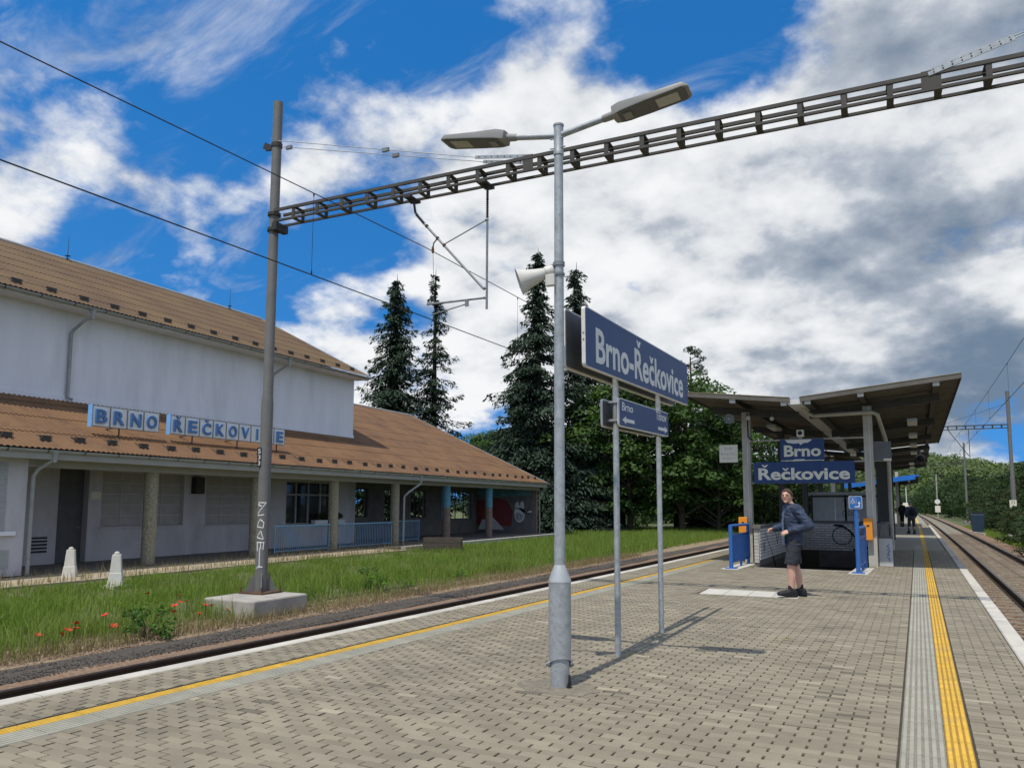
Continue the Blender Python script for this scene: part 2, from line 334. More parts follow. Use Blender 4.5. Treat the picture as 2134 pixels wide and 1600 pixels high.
M['pebble'] = mat('pebble_dash', (.17, .15, .10), .95, .35, 22, 1.0, 70, coords='World', col2=(.42, .38, .28))
M['brown_paint'] = mat('flaking_brown', (.20, .145, .12), .85, .2, 7, .4, 40, coords='World', dirt=((.35, .31, .28), 7, .6, .6))
M['lowroof'] = mat('rusty_roof_sheet', (.134, .070, .034), .8, .16, .7, .15, 30, coords='World', dirt=((.070, .038, .026), 1.3, .52, .6), col2=(.186, .101, .046), spots=((.19, .12, .065), 5, .66, .5))
M['uproof'] = mat('lichen_roof_sheet', (.100, .060, .031), .8, .16, .55, .15, 30, coords='World', col2=(.160, .102, .046), dirt=((.060, .037, .024), 1.1, .52, .6), spots=((.17, .135, .06), 4, .66, .5))
M['gutter'] = mat('zinc_gutter', (.33, .34, .33), .6, .14, 3, .15, 40, metal=.1, dirt=((.20, .20, .18), 3, .58, .6))
M['guard'] = mat('snow_guard_metal', (.055, .05, .042), .7, .2, 5)
M['letter_box'] = mat('sign_box_face', (.76, .76, .75), .6, .06, 5, dirt=((.56, .56, .55), 3, .58, .5))
M['letter_blue'] = mat('letter_blue', (.085, .20, .43), .5, .10, 5)
M['box_side'] = mat('sign_box_side', (.20, .44, .82), .45, .06, 5)
M['glass'] = glass_mat('dark_glass')
M['wood_white'] = mat('window_frame_grey', (.32, .32, .32), .7, .1, 5)
M['bark'] = mat('bark', (.085, .065, .05), .95, .3, 6, .8, 30)
M['bark_spruce'] = mat('spruce_bark', (.065, .052, .045), .95, .3, 6, .8, 30)
M['leaf'] = leaf_mat('broad_leaf', (.030, .070, .016), (.096, .165, .040))
M['leaf_dark'] = leaf_mat('dark_leaf', (.018, .040, .012), (.050, .088, .026))
M['leaf_young'] = leaf_mat('young_leaf', (.08, .18, .02), (.16, .30, .04))
M['needle'] = leaf_mat('spruce_needle', (.020, .040, .024), (.058, .088, .055), .12, .75)
M['needle_pale'] = leaf_mat('pale_spruce_needle', (.032, .056, .038), (.095, .135, .095), .12, .75)
M['hill_leaf'] = leaf_mat('hill_leaf', (.065, .10, .038), (.14, .185, .07))
M['grass'] = leaf_mat('grass_blade', (.12, .195, .032), (.27, .345, .080), .44)
M['dry_grass'] = leaf_mat('dry_stalk', (.19, .15, .085), (.31, .25, .14), .25)
M['seed_grass'] = leaf_mat('seed_grass', (.13, .17, .04), (.26, .28, .09), .35)
M['weed'] = leaf_mat('weed_leaf', (.05, .09, .03), (.15, .17, .07), .3)
M['leaf_olive'] = leaf_mat('olive_leaf', (.026, .042, .013), (.070, .094, .028))
M['petal'] = mat('poppy_petal', (.62, .035, .012), .6, .15, 20)
M['skin'] = mat('skin', (.62, .36, .27), .55, .07, 9, spec=.35)
M['jacket'] = mat('navy_jacket', (.022, .032, .058), .6, .30, 9, .5, 25, spec=.3, col2=(.045, .065, .115))
M['shorts'] = mat('dark_shorts', (.028, .032, .042), .85, .25, 25, .3, 60)
M['shirt'] = mat('check_shirt', (.03, .05, .13), .85, .4, 45, col2=(.22, .27, .38))
M['shoe'] = mat('black_shoe', (.008, .008, .01), .6, .3, 20)
M['sock'] = mat('dark_sock', (.03, .018, .022), .9, .2, 30)
M['hair'] = mat('brown_hair', (.055, .033, .018), .8, .3, 60, .6, 120)
M['cloth_black'] = mat('black_cloth', (.006, .006, .007), .9, .2, 10)
M['cloth_olive'] = mat('olive_trousers', (.035, .032, .026), .9, .2, 10)
M['cloth_blue'] = mat('blue_jacket', (.03, .04, .065), .8, .2, 10)
M['green_lime'] = mat('lime_plastic', (.20, .65, .05), .5, .05, 5)
M['red_sign'] = mat('red_sign', (.55, .05, .06), .5, .05, 5)
M['mural_red'] = mat('mural_red', (.20, .035, .030), .85, .2, 5, coords='World')
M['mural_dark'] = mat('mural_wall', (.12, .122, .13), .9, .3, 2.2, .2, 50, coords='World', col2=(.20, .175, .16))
M['spray_white'] = mat('spray_white', (.66, .68, .68), .7, .05, 9)
M['spray_pale'] = mat('spray_pale', (.62, .62, .63), .8, .1, 9)
M['spray_blue'] = mat('spray_blue', (.06, .20, .55), .7, .1, 9)
M['fascia_blue'] = mat('fascia_blue', (.03, .20, .72), .45, .04, 5)
M['panel_grey'] = mat('grey_panel', (.34, .345, .35), .6, .08, 4, dirt=((.24, .24, .24), 3, .6, .5))
M['wood_dark'] = mat('old_planks', (.075, .06, .05), .9, .25, 6, .4, 40)
M['wire'] = mat('wire_copper_dark', (.025, .023, .022), .6, .1, 5)

# ------------------------------------------------------------------ the lie of the line: platform edges
def xR(y): return .99 + .0452*y - .00005*y*y
def xL(y):
    if y > 27: return (-6.4 + .075*27 - .0006*27*27) + (y-27)*.042 - .00004*(y-27)**2
    return -6.4 + .075*y - .0006*y*y
def slopeR(y): return math.atan(.0452 - .0001*y)
def slopeL(y): return math.atan((xL(y+.1)-xL(y-.1))/.2)
ZR = -.48                         # rail head level
Y0, Y1 = 1.0, 170.0
PIT = (-2.74, -.32, 19.62, 28.32)  # stair opening x0,x1,y0,y1
def ysamples(a, b, n): return [a + (b-a)*(i/(n-1))**1.6 for i in range(n)]

def ribbon(name, prof, ys, edge, mat_, jitter=0.0, **kw):
    """sheet swept along the line: prof = [(offset from the edge, z)]"""
    V = []; n = len(prof)
    for y in ys:
        for k, (o_, z) in enumerate(prof):
            V.append((edge(y)+o_ + (RNG.normal(0, jitter*.5) if 0 < k < n-1 else 0), y, z + (RNG.normal(0, jitter) if jitter else 0)))
    F = [(i*n+k, i*n+k+1, (i+1)*n+k+1, (i+1)*n+k) for i in range(len(ys)-1) for k in range(n-1)]
    mb = MB(); mb.add(V, F); return obj(name, mb, mat_, **kw)

# ground out to the horizon
g = MB(); n = 40; ext = [-3000, -900, -300, -120, -60, -30, 0, 30, 60, 120, 300, 900, 3000]
ex = sorted(ext + [-3.6, .6]); ey = [-200, -60, -20, 0, 19.0, 40, 60, 100, 160, 300, 700, 1600, 4000]; hole = (ex.index(-3.6), ey.index(19.0))
V = [(x, y, -.95) for y in ey for x in ex]; nn = len(ex)
g.add(V, [(j*nn+i, j*nn+i+1, (j+1)*nn+i+1, (j+1)*nn+i) for j in range(len(ey)-1) for i in range(nn-1) if (i not in (hole[0], hole[0]+1) or j != hole[1])])
obj('ground', g, M['ground'], kind='structure')

ys = ysamples(-6, 230, 150)
def dens(lo, hi, z0, z1, k): return [(lo+(hi-lo)*i/k, z0+(z1-z0)*i/k) for i in range(k+1)]
tb = ribbon('track_bed', [(-.05, -.80)] + dens(-.2, -2.5, -.68, -.665, 10) + [(-2.62, -.61), (-2.85, -.56), (-3.06, -.545)], ys, xL, M['ballast'], .008, kind='structure')
ribbon('track_bed', [(.05, -.80)] + dens(.2, .72, -.69, -.68, 3), ys, xR, M['ballast'], .008, kind='structure')
ribbon('track_bed', dens(.72, 2.6, -.68, -.675, 8), ys, xR, M['ballast_grey'], .008, kind='structure')
ribbon('track_bed', dens(2.6, 3.7, -.675, -.72, 5) + [(4.3, -.97)], ys, xR, M['ballast'], .010, kind='structure')
ribbon('cinder_path', [(-2.92, -.70)] + dens(-3.02, -3.72, -.54, -.53, 5) + [(-3.9, -.60)], ys, xL, M['cinder'], .008, kind='structure')
ribbon('gravel_verge', [(-3.62, -.60)] + dens(-3.74, -4.95, -.532, -.515, 6), ys, xL, M['soil'], .010, kind='structure')
gb = MB(); V = []; ys2 = ysamples(-6, 90, 80)
for y in ys2:
    a = xL(y)-4.62
    for k in range(14):
        t = k/13; x = a + (-17.35-a)*t
        V.append((x, y, -.515 + .14*t + RNG.normal(0, .018)))
gb.add(V, [(j*14+i, j*14+i+1, (j+1)*14+i+1, (j+1)*14+i) for j in range(len(ys2)-1) for i in range(13)])
obj('grass_bank', gb, M['turf'], kind='structure')
fc = MB(); fc.box(-19.45, -17.2, -6, 26.5, -.6, -.33)
obj('forecourt_path', fc, M['forecourt'], kind='structure')
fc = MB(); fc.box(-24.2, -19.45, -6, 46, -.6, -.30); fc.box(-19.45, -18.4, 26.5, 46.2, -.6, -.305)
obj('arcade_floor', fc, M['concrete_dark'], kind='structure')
fc = MB(); fc.box(-18.4, -18.15, 27.8, 46.2, -.6, -.29)
obj('pavement_kerb', fc, M['edge'], kind='structure')

# ------------------------------------------------------------------ platform
def band(mb, fa, fb, ya, yb, z0, z1, step=1.0):
    k = max(1, int((yb-ya)/step)); rows = []
    for i in range(k+1):
        y = ya + (yb-ya)*i/k
        rows.append([(fa(y), y, z0), (fb(y), y, z0), (fb(y), y, z1), (fa(y), y, z1)])
    return mb.rings([[Vector(p) for p in r_] for r_ in rows])
pl = MB(); zt = -.016
band(pl, lambda y: xL(y)+.06, lambda y: xR(y)-.06, -1.0, PIT[2], -.95, zt, 1.5)
SK = .043
band(pl, lambda y: xL(y)+.06, lambda y: PIT[0]+SK*(y-PIT[2]), PIT[2], PIT[3], -.95, zt, 1.5)
band(pl, lambda y: PIT[1]+SK*(y-PIT[2]), lambda y: xR(y)-.06, PIT[2], PIT[3], -.95, zt, 1.5)
band(pl, lambda y: xL(y)+.06, lambda y: xR(y)-.06, PIT[3], Y1, -.95, zt, 3)
platform = obj('platform', pl, M['joint'], kind='structure')
far = MB(); YF = 30.0
band(far, lambda y: xL(y)+.22, lambda y: xR(y)-.22, YF, Y1, -.010, 0.0, 3)
obj('far_paving', far, M['platform_far'], platform)

# pavers: running bond across the platform, wide dark end joints
PL_, PW_ = .2045, .0815
SLABS = (-2.80, -1.20, 13.42, 14.28)
LAMP = (-2.43, 6.08)
pav = []      # (cx, cy, length, angle)
row = 0; y = 1.9
while y < YF:
    sl = .0452; yc = y + PW_/2
    def zone(a, b, ph):
        u = b - ((row % 2)*PL_/2 + ph)
        if b-u > .03: pav.append(((b+u)/2, yc, b-u, sl))
        while u > a + .02:
            l_ = min(PL_, u-a); 
            if l_ > .03: pav.append((u-l_/2, yc, l_, sl))
            u -= PL_
    zone(xL(y)+.182, xL(y)+.795, .03)
    zone(xL(y)+1.215, xR(y)-1.165, .0)
    zone(xR(y)-.745, xR(y)-.182, .05)
    y += PW_; row += 1
def blocked(cx, cy, l_):
    k_ = SK*(cy-PIT[2])
    if PIT[0]+k_-.14 < cx < PIT[1]+k_+.14 and PIT[2]-.1 < cy < PIT[3]+.2: return True
    if SLABS[0]-.06 < cx < SLABS[1]+.06 and SLABS[2] < cy < SLABS[3]: return True
    return False
pav = [p for p in pav if not blocked(p[0], p[1], p[2])]
# the 300 largest in view: whole pavers nearest the camera inside the frame
def inview(x, y, z=0):
    d = Vector((x, y, z)) - Vector((0, 0, 1.5)); c_ = d.dot(_f)
    if c_ <= .3: return False
    px = 1067+1592.08*d.dot(_r)/c_; py = 888.82-1592.08*d.dot(_u)/c_
    return 8 < px < 2126 and 8 < py < 1590
vis = sorted([(p[0]**2+p[1]**2, i) for i, p in enumerate(pav) if p[2] > .15 and inview(p[0], p[1])])[:300]
near = set(i for _, i in vis)
def paver_mesh(nm, l_, w_, h=.03, ch=.004):
    a, b = l_/2, w_/2; mb = MB()
    lo = [(-a, -b, -h), (a, -b, -h), (a, b, -h), (-a, b, -h)]; mi = [(x_, y_, -ch) for x_, y_, _ in lo]
    hi = [(-a+ch, -b+ch, 0), (a-ch, -b+ch, 0), (a-ch, b-ch, 0), (-a+ch, b-ch, 0)]
    mb.rings([[Vector(p) for p in r_] for r_ in (lo, mi, hi)])
    me = bpy.data.meshes.new(nm); me.from_pydata(mb.v, [], mb.f); me.materials.append(M['paver']); return me
pm = {}
for i in sorted(near):
    cx, cy, l_, sl = pav[i]; key = round(l_, 2)
    if key not in pm: pm[key] = paver_mesh('paver', l_-.0144, PW_-.0035)
    inst('paver', pm[key], (cx, cy, random.uniform(-.0018, .0012)), -sl, platform, rot=(random.gauss(0, .006), random.gauss(0, .004), -sl+random.gauss(0, .006)))
rest = [p for i, p in enumerate(pav) if i not in near]
A = np.array(rest); nP = len(A); hx = A[:, 2]/2-.0072; hy = np.full(nP, PW_/2-.0018); zt_ = RNG.normal(0, .0012, nP)
cs = [(-1, -1), (1, -1), (1, 1), (-1, 1)]; V = np.zeros((nP, 8, 3))
tx, ty = RNG.normal(0, .006, nP), RNG.normal(0, .004, nP)
for k, (sx, sy) in enumerate(cs):
    ux, uy = sx*hx, sy*hy
    for lvl, zz in ((0, -.03), (4, 0)):
        V[:, k+lvl, 0] = A[:, 0] + ux + uy*A[:, 3]; V[:, k+lvl, 1] = A[:, 1] + uy - ux*A[:, 3]
        V[:, k+lvl, 2] = zz + zt_ + (ux*ty + uy*tx if lvl else 0)
Fb = np.array([(4, 5, 6, 7), (0, 1, 5, 4), (1, 2, 6, 5), (2, 3, 7, 6), (3, 0, 4, 7)])
F = (np.arange(nP)[:, None, None]*8 + Fb[None]).reshape(-1, 4)
me = np_mesh('paver_field', V.reshape(-1, 3), F, M['paver_field'], np.repeat(np.where(RNG.random(nP) < .025, RNG.choice([-.9, 1.9], nP), RNG.random(nP)), 5))
link('paver_field', me, platform, kind='stuff')

# tactile strips: tiles of raised bars, one tile every 0.4 m
def ridged(nm, w, n, m_, dirt_, length=.396):
    mb = MB(); mb.box(-w/2, w/2, -length/2, length/2, -.03, -.0055); nb = len(mb.f); p = w/n
    for k in range(n):
        c_ = -w/2 + (k+.5)*p; a, b = p*.36, p*.28
        mb.rings([[Vector((c_-a, y_, -.0055)), Vector((c_+a, y_, -.0055)), Vector((c_+b, y_, .002)), Vector((c_-b, y_, .002))] for y_ in (-length/2+.001, length/2-.001)])
    me = bpy.data.meshes.new(nm); me.from_pydata(mb.v, [], mb.f); me.materials.append(m_); me.materials.append(dirt_)
    for i in range(nb): me.polygons[i].material_index = 1
    return me
M['groove_grey'] = mat('groove_dirt', (.17, .15, .125), .95, .3, 30, .3, 90, coords='World', col2=(.30, .28, .23)); M['groove_yellow'] = mat('groove_ochre', (.26, .145, .03), .95, .3, 30, .3, 90, coords='World', col2=(.40, .25, .06))
gt, yt = ridged('grey_tactile_tile', .25, 6, M['tactile_grey'], M['groove_grey']), ridged('yellow_tactile_tile', .15, 4, M['tactile_yellow'], M['groove_yellow'])
k = 0; y = 1.8
while y < 34:
    yc = y+.2
    inst('yellow_tactile_tile', yt, (xR(yc)-.83, yc, 0), 0, platform, rot=(0, 0, -slopeR(yc)))
    inst('grey_tactile_tile', gt, (xR(yc)-1.033, yc, 0), 0, platform, rot=(0, 0, -slopeR(yc)))
    inst('yellow_tactile_tile', yt, (xL(yc)+.89, yc, 0), 0, platform, scale=(.84, 1, 1), rot=(0, 0, -slopeL(yc)))
    inst('grey_tactile_tile', gt, (xL(yc)+1.083, yc, 0), 0, platform, rot=(0, 0, -slopeL(yc)))
    y += .4
fl = MB(); band(fl, lambda y: xR(y)-.905, lambda y: xR(y)-.755, 34.2, Y1, .0, .006, 3); obj('yellow_line', fl, M['tactile_yellow'], platform)
fl = MB(); band(fl, lambda y: xL(y)+.805, lambda y: xL(y)+.955, 34.2, 90, .0, .006, 3); obj('yellow_line', fl, M['tactile_yellow'], platform)
# edge slabs
def edge_mesh(nm, w, length=.994):
    mb = MB(); ch = .012
    lo = [(-w/2, -.22), (w/2, -.22), (w/2, -ch), (w/2-ch, 0), (-w/2+ch, 0), (-w/2, -ch)]
    mb.rings([[Vector((x_, y_, z_)) for x_, z_ in lo] for y_ in (-length/2, length/2)])
    me = bpy.data.meshes.new(nm); me.from_pydata(mb.v, [], mb.f); me.materials.append(M['edge']); return me
em = edge_mesh('edge_slab', .170)
for i in range(70):
    yc = .5+i*1.0
    inst('edge_slab', em, (xR(yc)-.088, yc, random.uniform(0, .004)), 0, platform, rot=(0, 0, -slopeR(yc)))
    if i < 60: inst('edge_slab', em, (xL(yc)+.088, yc, random.uniform(0, .004)), 0, platform, rot=(0, 0, -slopeL(yc)))
for k in range(4):
    mb = MB(); a = SLABS[0]+k*.4; mb.box(a+.004, a+.396, SLABS[2]+.01, SLABS[3]-.01, -.03, .003)
    obj('pale_slab', mb, M['slab'], platform, bevel=.004)

pp_ = [(LAMP[0]+math.cos(a)*.36*random.uniform(.8, 1.15), LAMP[1]-.05+math.sin(a)*.26*random.uniform(.8, 1.15), .0045) for a in [2*math.pi*i/18 for i in range(18)]]
obj('mortar_patch', MB().poly(pp_, (0, 0, -.01)), mat('dark_mortar', (.15, .135, .105), .95, .25, 14, .5, 60, coords='World', col2=(.24, .21, .16)), platform)
# ------------------------------------------------------------------ tracks
def railway(name, edge, sgn, label):
    root = thing(name, (edge(20)+sgn*1.67, 20, ZR-.2), label, 'track')
    prof = [(-.07, -.172), (.07, -.172), (.07, -.160), (.014, -.145), (.010, -.05), (.036, -.038), (.036, -.006), (.028, 0), (-.028, 0), (-.036, -.006), (-.036, -.038), (-.010, -.05), (-.014, -.145), (-.07, -.160)]
    for s in (-.753, .753):
        rg = []
        for y in ysamples(-6, 230, 90):
            rg.append([Vector((edge(y)+sgn*1.67+s+px, y, ZR+pz)) for px, pz in prof])
        rail = obj('rail', MB().rings(rg), M['rail_side'], root)
        hd = MB(); vs = []
        yy = ysamples(-6, 230, 90)
        for y in yy: vs += [(edge(y)+sgn*1.67+s-.024, y, ZR+.002), (edge(y)+sgn*1.67+s+.024, y, ZR+.002)]
        hd.add(vs, [(2*i, 2*i+1, 2*i+3, 2*i+2) for i in range(len(yy)-1)])
        obj('running_surface', hd, M['rail_head'], rail)
    sm = MB(); sm.rings([[Vector((x_, -.13, -.2)), Vector((x_, .13, -.2)), Vector((x_, .10, 0)), Vector((x_, -.10, 0))] for x_ in (-1.25, 1.25)])
    sme = bpy.data.meshes.new('sleeper'); sme.from_pydata(sm.v, [], sm.f); sme.materials.append(M['sleeper'])
    for k in range(110):
        y = 4+k*.6; o = inst('sleeper', sme, Vector((edge(y)+sgn*1.67, y, ZR-.178)) - root.location, 0, root)
        o.rotation_euler = (0, 0, -(slopeR(y) if sgn > 0 else slopeL(y)))
    return root
trR = railway('railway_track', xR, 1, 'railway track running into the distance right of the platform')
trL = railway('railway_track', xL, -1, 'railway track between the platform and the grass bank')
# loose stones
def stones(n, pick, size, m_=None):
    base = np.array([(0, 0, 1), (.9, 0, .2), (-.3, .85, .25), (-.5, -.7, .1), (.3, .2, -.8)])
    Fb = np.array([(0, 1, 2), (0, 2, 3), (0, 3, 1), (4, 2, 1), (4, 3, 2), (4, 1, 3)])
    P = np.array([pick() for _ in range(n)]); S = RNG.uniform(size[0], size[1], n); a = RNG.uniform(0, 6.28, n)
    B = base[None]*(1+RNG.normal(0, .22, (n, 5, 3)))*S[:, None, None]; c_, s_ = np.cos(a)[:, None], np.sin(a)[:, None]
    V = np.stack([B[:, :, 0]*c_-B[:, :, 1]*s_, B[:, :, 0]*s_+B[:, :, 1]*c_, B[:, :, 2]*.7], -1) + P[:, None]
    return np_mesh('stones', V.reshape(-1, 3), (np.arange(n)[:, None, None]*5+Fb[None]).reshape(-1, 3), m_ or M['stone'], np.repeat(RNG.random(n), 6))
def pR():
    y = 7 + 45*RNG.random()**1.4; o_ = RNG.uniform(.1, 3.9); return (xR(y)+o_, y, -.675 if o_ < 2.6 else -.69)
def pL():
    y = 4 + 32*RNG.random()**1.3; return (xL(y)-RNG.uniform(.9, 2.92), y, -.655 if RNG.random() < .5 else -.66)
def pV():
    y = 4 + 30*RNG.random()**1.2; o_ = abs(RNG.normal(0, .45)); return (xL(y)-3.72-o_, y, -.528)
def pC():
    y = 3.5 + 26*RNG.random()**1.3; return (xL(y)-3.0-.95*RNG.random()**1.2, y, -.535)
link('cinder_chips', stones(9000, pC, (.008, .022), M['cinder_stone']), None, kind='stuff', label='dark stone chips on the path between track and grass bank', cat='stones')
link('ballast_stones', stones(9000, pR, (.018, .042)), None, kind='stuff', label='loose brown ballast stones around the track right of the platform', cat='stones')
link('ballast_stones', stones(6000, pL, (.018, .042)), None, kind='stuff', label='loose rusty ballast stones around the track left of the platform', cat='stones')
link('verge_stones', stones(6500, pV, (.010, .038)), None, kind='stuff', label='pale brown stones scattered along the edge of the grass bank', cat='stones')
# ------------------------------------------------------------------ lamp post and horn
def lamp_post():
    x, y = LAMP; t = thing('lamp_post', (x, y, 0), 'tall galvanised platform lamp post with two flat lamp heads', 'lamp post')
    obj('shaft', MB().lathe([(.047, .95), (.044, 2.6), (.039, 4.62)], 20, (x, y, 0)), M['galv'], t, smooth=True)
    obj('base_stub', MB().lathe([(.080, -.02), (.080, .30)], 24, (x, y, 0)), M['galv'], t, smooth=True)
    # hinged sleeve: bottom edge cut in an arch on the camera side
    rg = []; n = 32; cdir = math.atan2(-y, -x)
    for lvl, (r_, z) in enumerate([(.093, None), (.095, .45), (.094, .86)]):
        ring = []
        for k in range(n):
            a = 2*math.pi*k/n; zz = z if z is not None else .185 + .055*math.cos(a-cdir-.2) * (1 if math.cos(a-cdir-.2) > 0 else .3)
            ring.append(Vector((x+r_*math.cos(a), y+r_*math.sin(a), zz)))
        rg.append(ring)
    obj('hinge_sleeve', MB().rings(rg, cap=False), M['galv'], t, smooth=True)
    obj('cone_collar', MB().lathe([(.096, .855), (.0965, .872), (.049, .99), (.047, 1.0)], 24, (x, y, 0)), mat('bright_collar', (.52, .54, .53), .4, .08, 8, metal=.4), t, smooth=True)
    for s in (-1, 1):
        c_ = (x+s*.093*_r.x, y+s*.093*_r.y, .185)
        obj('hinge_bolt', MB().lathe([(.0, -.012), (.026, -.012), (.028, -.004), (.028, .006), (.016, .012), (.014, .022), (.0, .022)], 14, c_, (s*_r.x, s*_r.y, 0)), M['galv_dark'], t, smooth=True)
    obj('cable_tuft', MB().tube([(x+.09, y-.03, 0), (x+.10, y-.035, .05), (x+.095, y-.03, .11)], [.02, .014, .008], 6), M['black'], t)
    obj('top_cap', MB().lathe([(.046, 4.60), (.046, 4.63), (.043, 4.64), (.043, 4.868), (.048, 4.87), (.048, 4.885), (.0, 4.887)], 20, (x, y, 0)), M['galv'], t, smooth=True)
    for z in (4.66, 4.75):
        for s in (-1, 1): obj('clamp_screw', MB().tube([(x+s*.03, y-.02, z), (x+s*.072, y-.025, z)], .006, 6), M['galv_dark'], t)
    for s, tilt, label in ((1, R(9), 'lamp head on the right arm'), (-1, R(10), 'lamp head on the left arm')):
        d = Vector((s*math.cos(tilt), 0, math.sin(tilt))); nrm = Vector((-s*math.sin(tilt), 0, math.cos(tilt))); w = Vector((0, 1, 0))
        a0 = Vector((x, y, 4.78)); a1 = a0 + d*.44
        obj('arm', MB().tube([a0, a1], .027, 14), M['galv'], t, smooth=True)
        hd = MB()
        hd.rings([[a1 + d*u_ + w*(math.cos(2*math.pi*k/14)*r_) + nrm*(math.sin(2*math.pi*k/14)*r_) for k in range(14)] for u_, r_ in ((-.02, .031), (.0, .034), (.09, .037), (.12, .033))])
        def sect(u_, hw, zb, zt, cr):  # cross-section of the head
            return [a1 + d*u_ + w*p_ + nrm*q_ for p_, q_ in ((-hw, zb), (hw, zb), (hw*1.02, zb+.012), (hw*.93, zt-cr), (hw*.35, zt), (-hw*.35, zt), (-hw*.93, zt-cr), (-hw*1.02, zb+.012))]
        hd.rings([sect(.075, .045, -.035, .035, .01), sect(.085, .080, -.04, .052, .010), sect(.16, .105, -.042, .058, .014), sect(.38, .118, -.042, .026, .008), sect(.70, .118, -.042, .006, .006), sect(.735, .095, -.040, -.012, .004), sect(.745, .080, -.038, -.025, .002)])
        h = obj('lamp_head', hd, M['lamp_body'], t, smooth=True, label=label)
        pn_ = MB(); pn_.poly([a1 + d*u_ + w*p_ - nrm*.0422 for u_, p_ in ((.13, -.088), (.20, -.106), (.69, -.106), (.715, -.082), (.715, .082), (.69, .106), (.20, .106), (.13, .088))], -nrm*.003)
        obj('underside_shade', pn_, M['board_back'], h)  # added dark plate: the shade on the head's underside, put in as colour
        ln = MB(); ln.poly([a1 + d*u_ + w*p_ - nrm*.0454 for u_, p_ in ((.46, -.070), (.65, -.070), (.65, .070), (.46, .070))], -nrm*.004)
        obj('lens', ln, M['lamp_glass'], h)
        gs = MB(); gs.bar(a1+d*.17-nrm*.05, a1+d*.24-nrm*.05, .10, .02, nrm); obj('gear_lug', gs, M['lamp_body'], h)
    return t
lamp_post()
def horn():
    x, y = LAMP; c0 = Vector((x-.11, y-.03, 3.53)); ax = Vector((-.80, -.36, -.30)).normalized()
    t = thing('horn_loudspeaker', (x, y, 3.4), 'cream horn loudspeaker clamped to the lamp post', 'loudspeaker')
    obj('bell', MB().lathe([(.035, 0), (.05, .02), (.062, .08), (.085, .17), (.118, .245), (.122, .25), (.112, .246), (.08, .17), (.04, .06), (.0, .05)], 26, c0, ax), M['horn'], t, smooth=True)
    obj('driver', MB().lathe([(.0, -.07), (.05, -.07), (.056, -.05), (.056, .0), (.04, .02)], 18, c0, ax), M['horn'], t, smooth=True)
    obj('bracket', MB().bar(c0 + Vector((0, 0, .03)), (x-.02, y, 3.60), .03, .045), M['galv_dark'], t, bevel=.004)
    obj('pole_clamp', MB().lathe([(.052, 3.585), (.052, 3.62)], 18, (x, y, 0)), M['galv_dark'], t)
    obj('pole_clamp', MB().lathe([(.052, 3.50), (.052, 3.52)], 18, (x, y, 0)), M['galv_dark'], t)
    obj('junction_box', MB().box(x-.10, x-.015, y-.075, y-.025, 3.40, 3.50), M['horn'], t, bevel=.006)
horn()

# ------------------------------------------------------------------ station name sign and direction sign on two poles
SP = [Vector((-2.39, 7.55, 0)), Vector((-2.35, 9.12, 0))]
sd = (SP[1]-SP[0]).normalized(); sn = Vector((sd.y, -sd.x, 0))          # along the board, and outwards to the right
up = Vector((0, 0, 1))
def rrect(c_, ex, ey, w, h, r_, k=4):
    pts = []
    for (sx, sy, a0) in ((1, 1, 0), (-1, 1, 90), (-1, -1, 180), (1, -1, 270)):
        for i in range(k+1):
            a = R(a0+90*i/k); pts.append(Vector(c_) + ex*(sx*(w/2-r_)+r_*math.cos(a)) + ey*(sy*(h/2-r_)+r_*math.sin(a)))
    return pts
def sign_board(parent, c_, ex, ey, w, h, th, face_n, name='board', label=None):
    """box-section board: pale rim tray, dark back, blue face"""
    rim = MB(); rim.poly(rrect(c_ - face_n*th, ex, ey, w, h, .035), face_n*th)
    b = obj(name, rim, M['frame_edge'], parent, label=label)
    fb = MB(); fb.poly(rrect(c_, ex, ey, w-.022, h-.022, .028), face_n*.003); obj('face', fb, M['blue'], b)
    bk = MB(); bk.poly(rrect(c_ - face_n*th, ex, ey, w-.03, h-.03, .028), -face_n*.003); obj('back', bk, M['board_back'], b)
    return b
tilt = Vector((sd.x, sd.y, .022)).normalized(); tup = tilt.cross(sn) if tilt.cross(sn).z > 0 else sn.cross(tilt)
def along(s): return SP[0] + sd*s
nm = thing('platform_name_sign', SP[0], 'long blue station name sign Brno-Řečkovice on two grey poles', 'sign')
for p in SP: obj('pole', MB().lathe([(.031, -.05), (.031, 3.22)], 16, p), M['galv'], nm, smooth=True)
for s, face in ((1, sn), (-1, -sn)):
    c_ = along((8.27-7.55)) + sn*(s*.115) + up*3.06
    b = sign_board(nm, c_, tilt, tup, 3.74, .555, .035, face, label=None if s > 0 else 'rear board seen from its grey back')
    tx_ = MB(); e1 = tilt*s
    put_text(tx_, 'Brno-Řečkovice', c_ + face*.004 - tup*(-.005), e1, tup, 3.22, .43, .001, .022)
    obj('lettering', tx_, M['white'], b)
    rv = MB()
    for end in (-1, 1):
        for dz in (-.03, .03): rv.lathe([(.008, 0), (.008, .004), (.0, .005)], 8, c_ - face*.017 + tilt*(end*1.87) + up*dz, tilt*end)
    obj('rivet', rv, M['galv_dark'], b)
for p in SP:
    for z in (2.90, 3.18): obj('bracket', MB().bar(p - sn*.085 + up*z, p + sn*.085 + up*z, .05, .035), M['steel_dark'], nm)
ds = thing('direction_sign', SP[0]+up*2.25, 'small blue direction sign with arrows below the station name', 'sign')
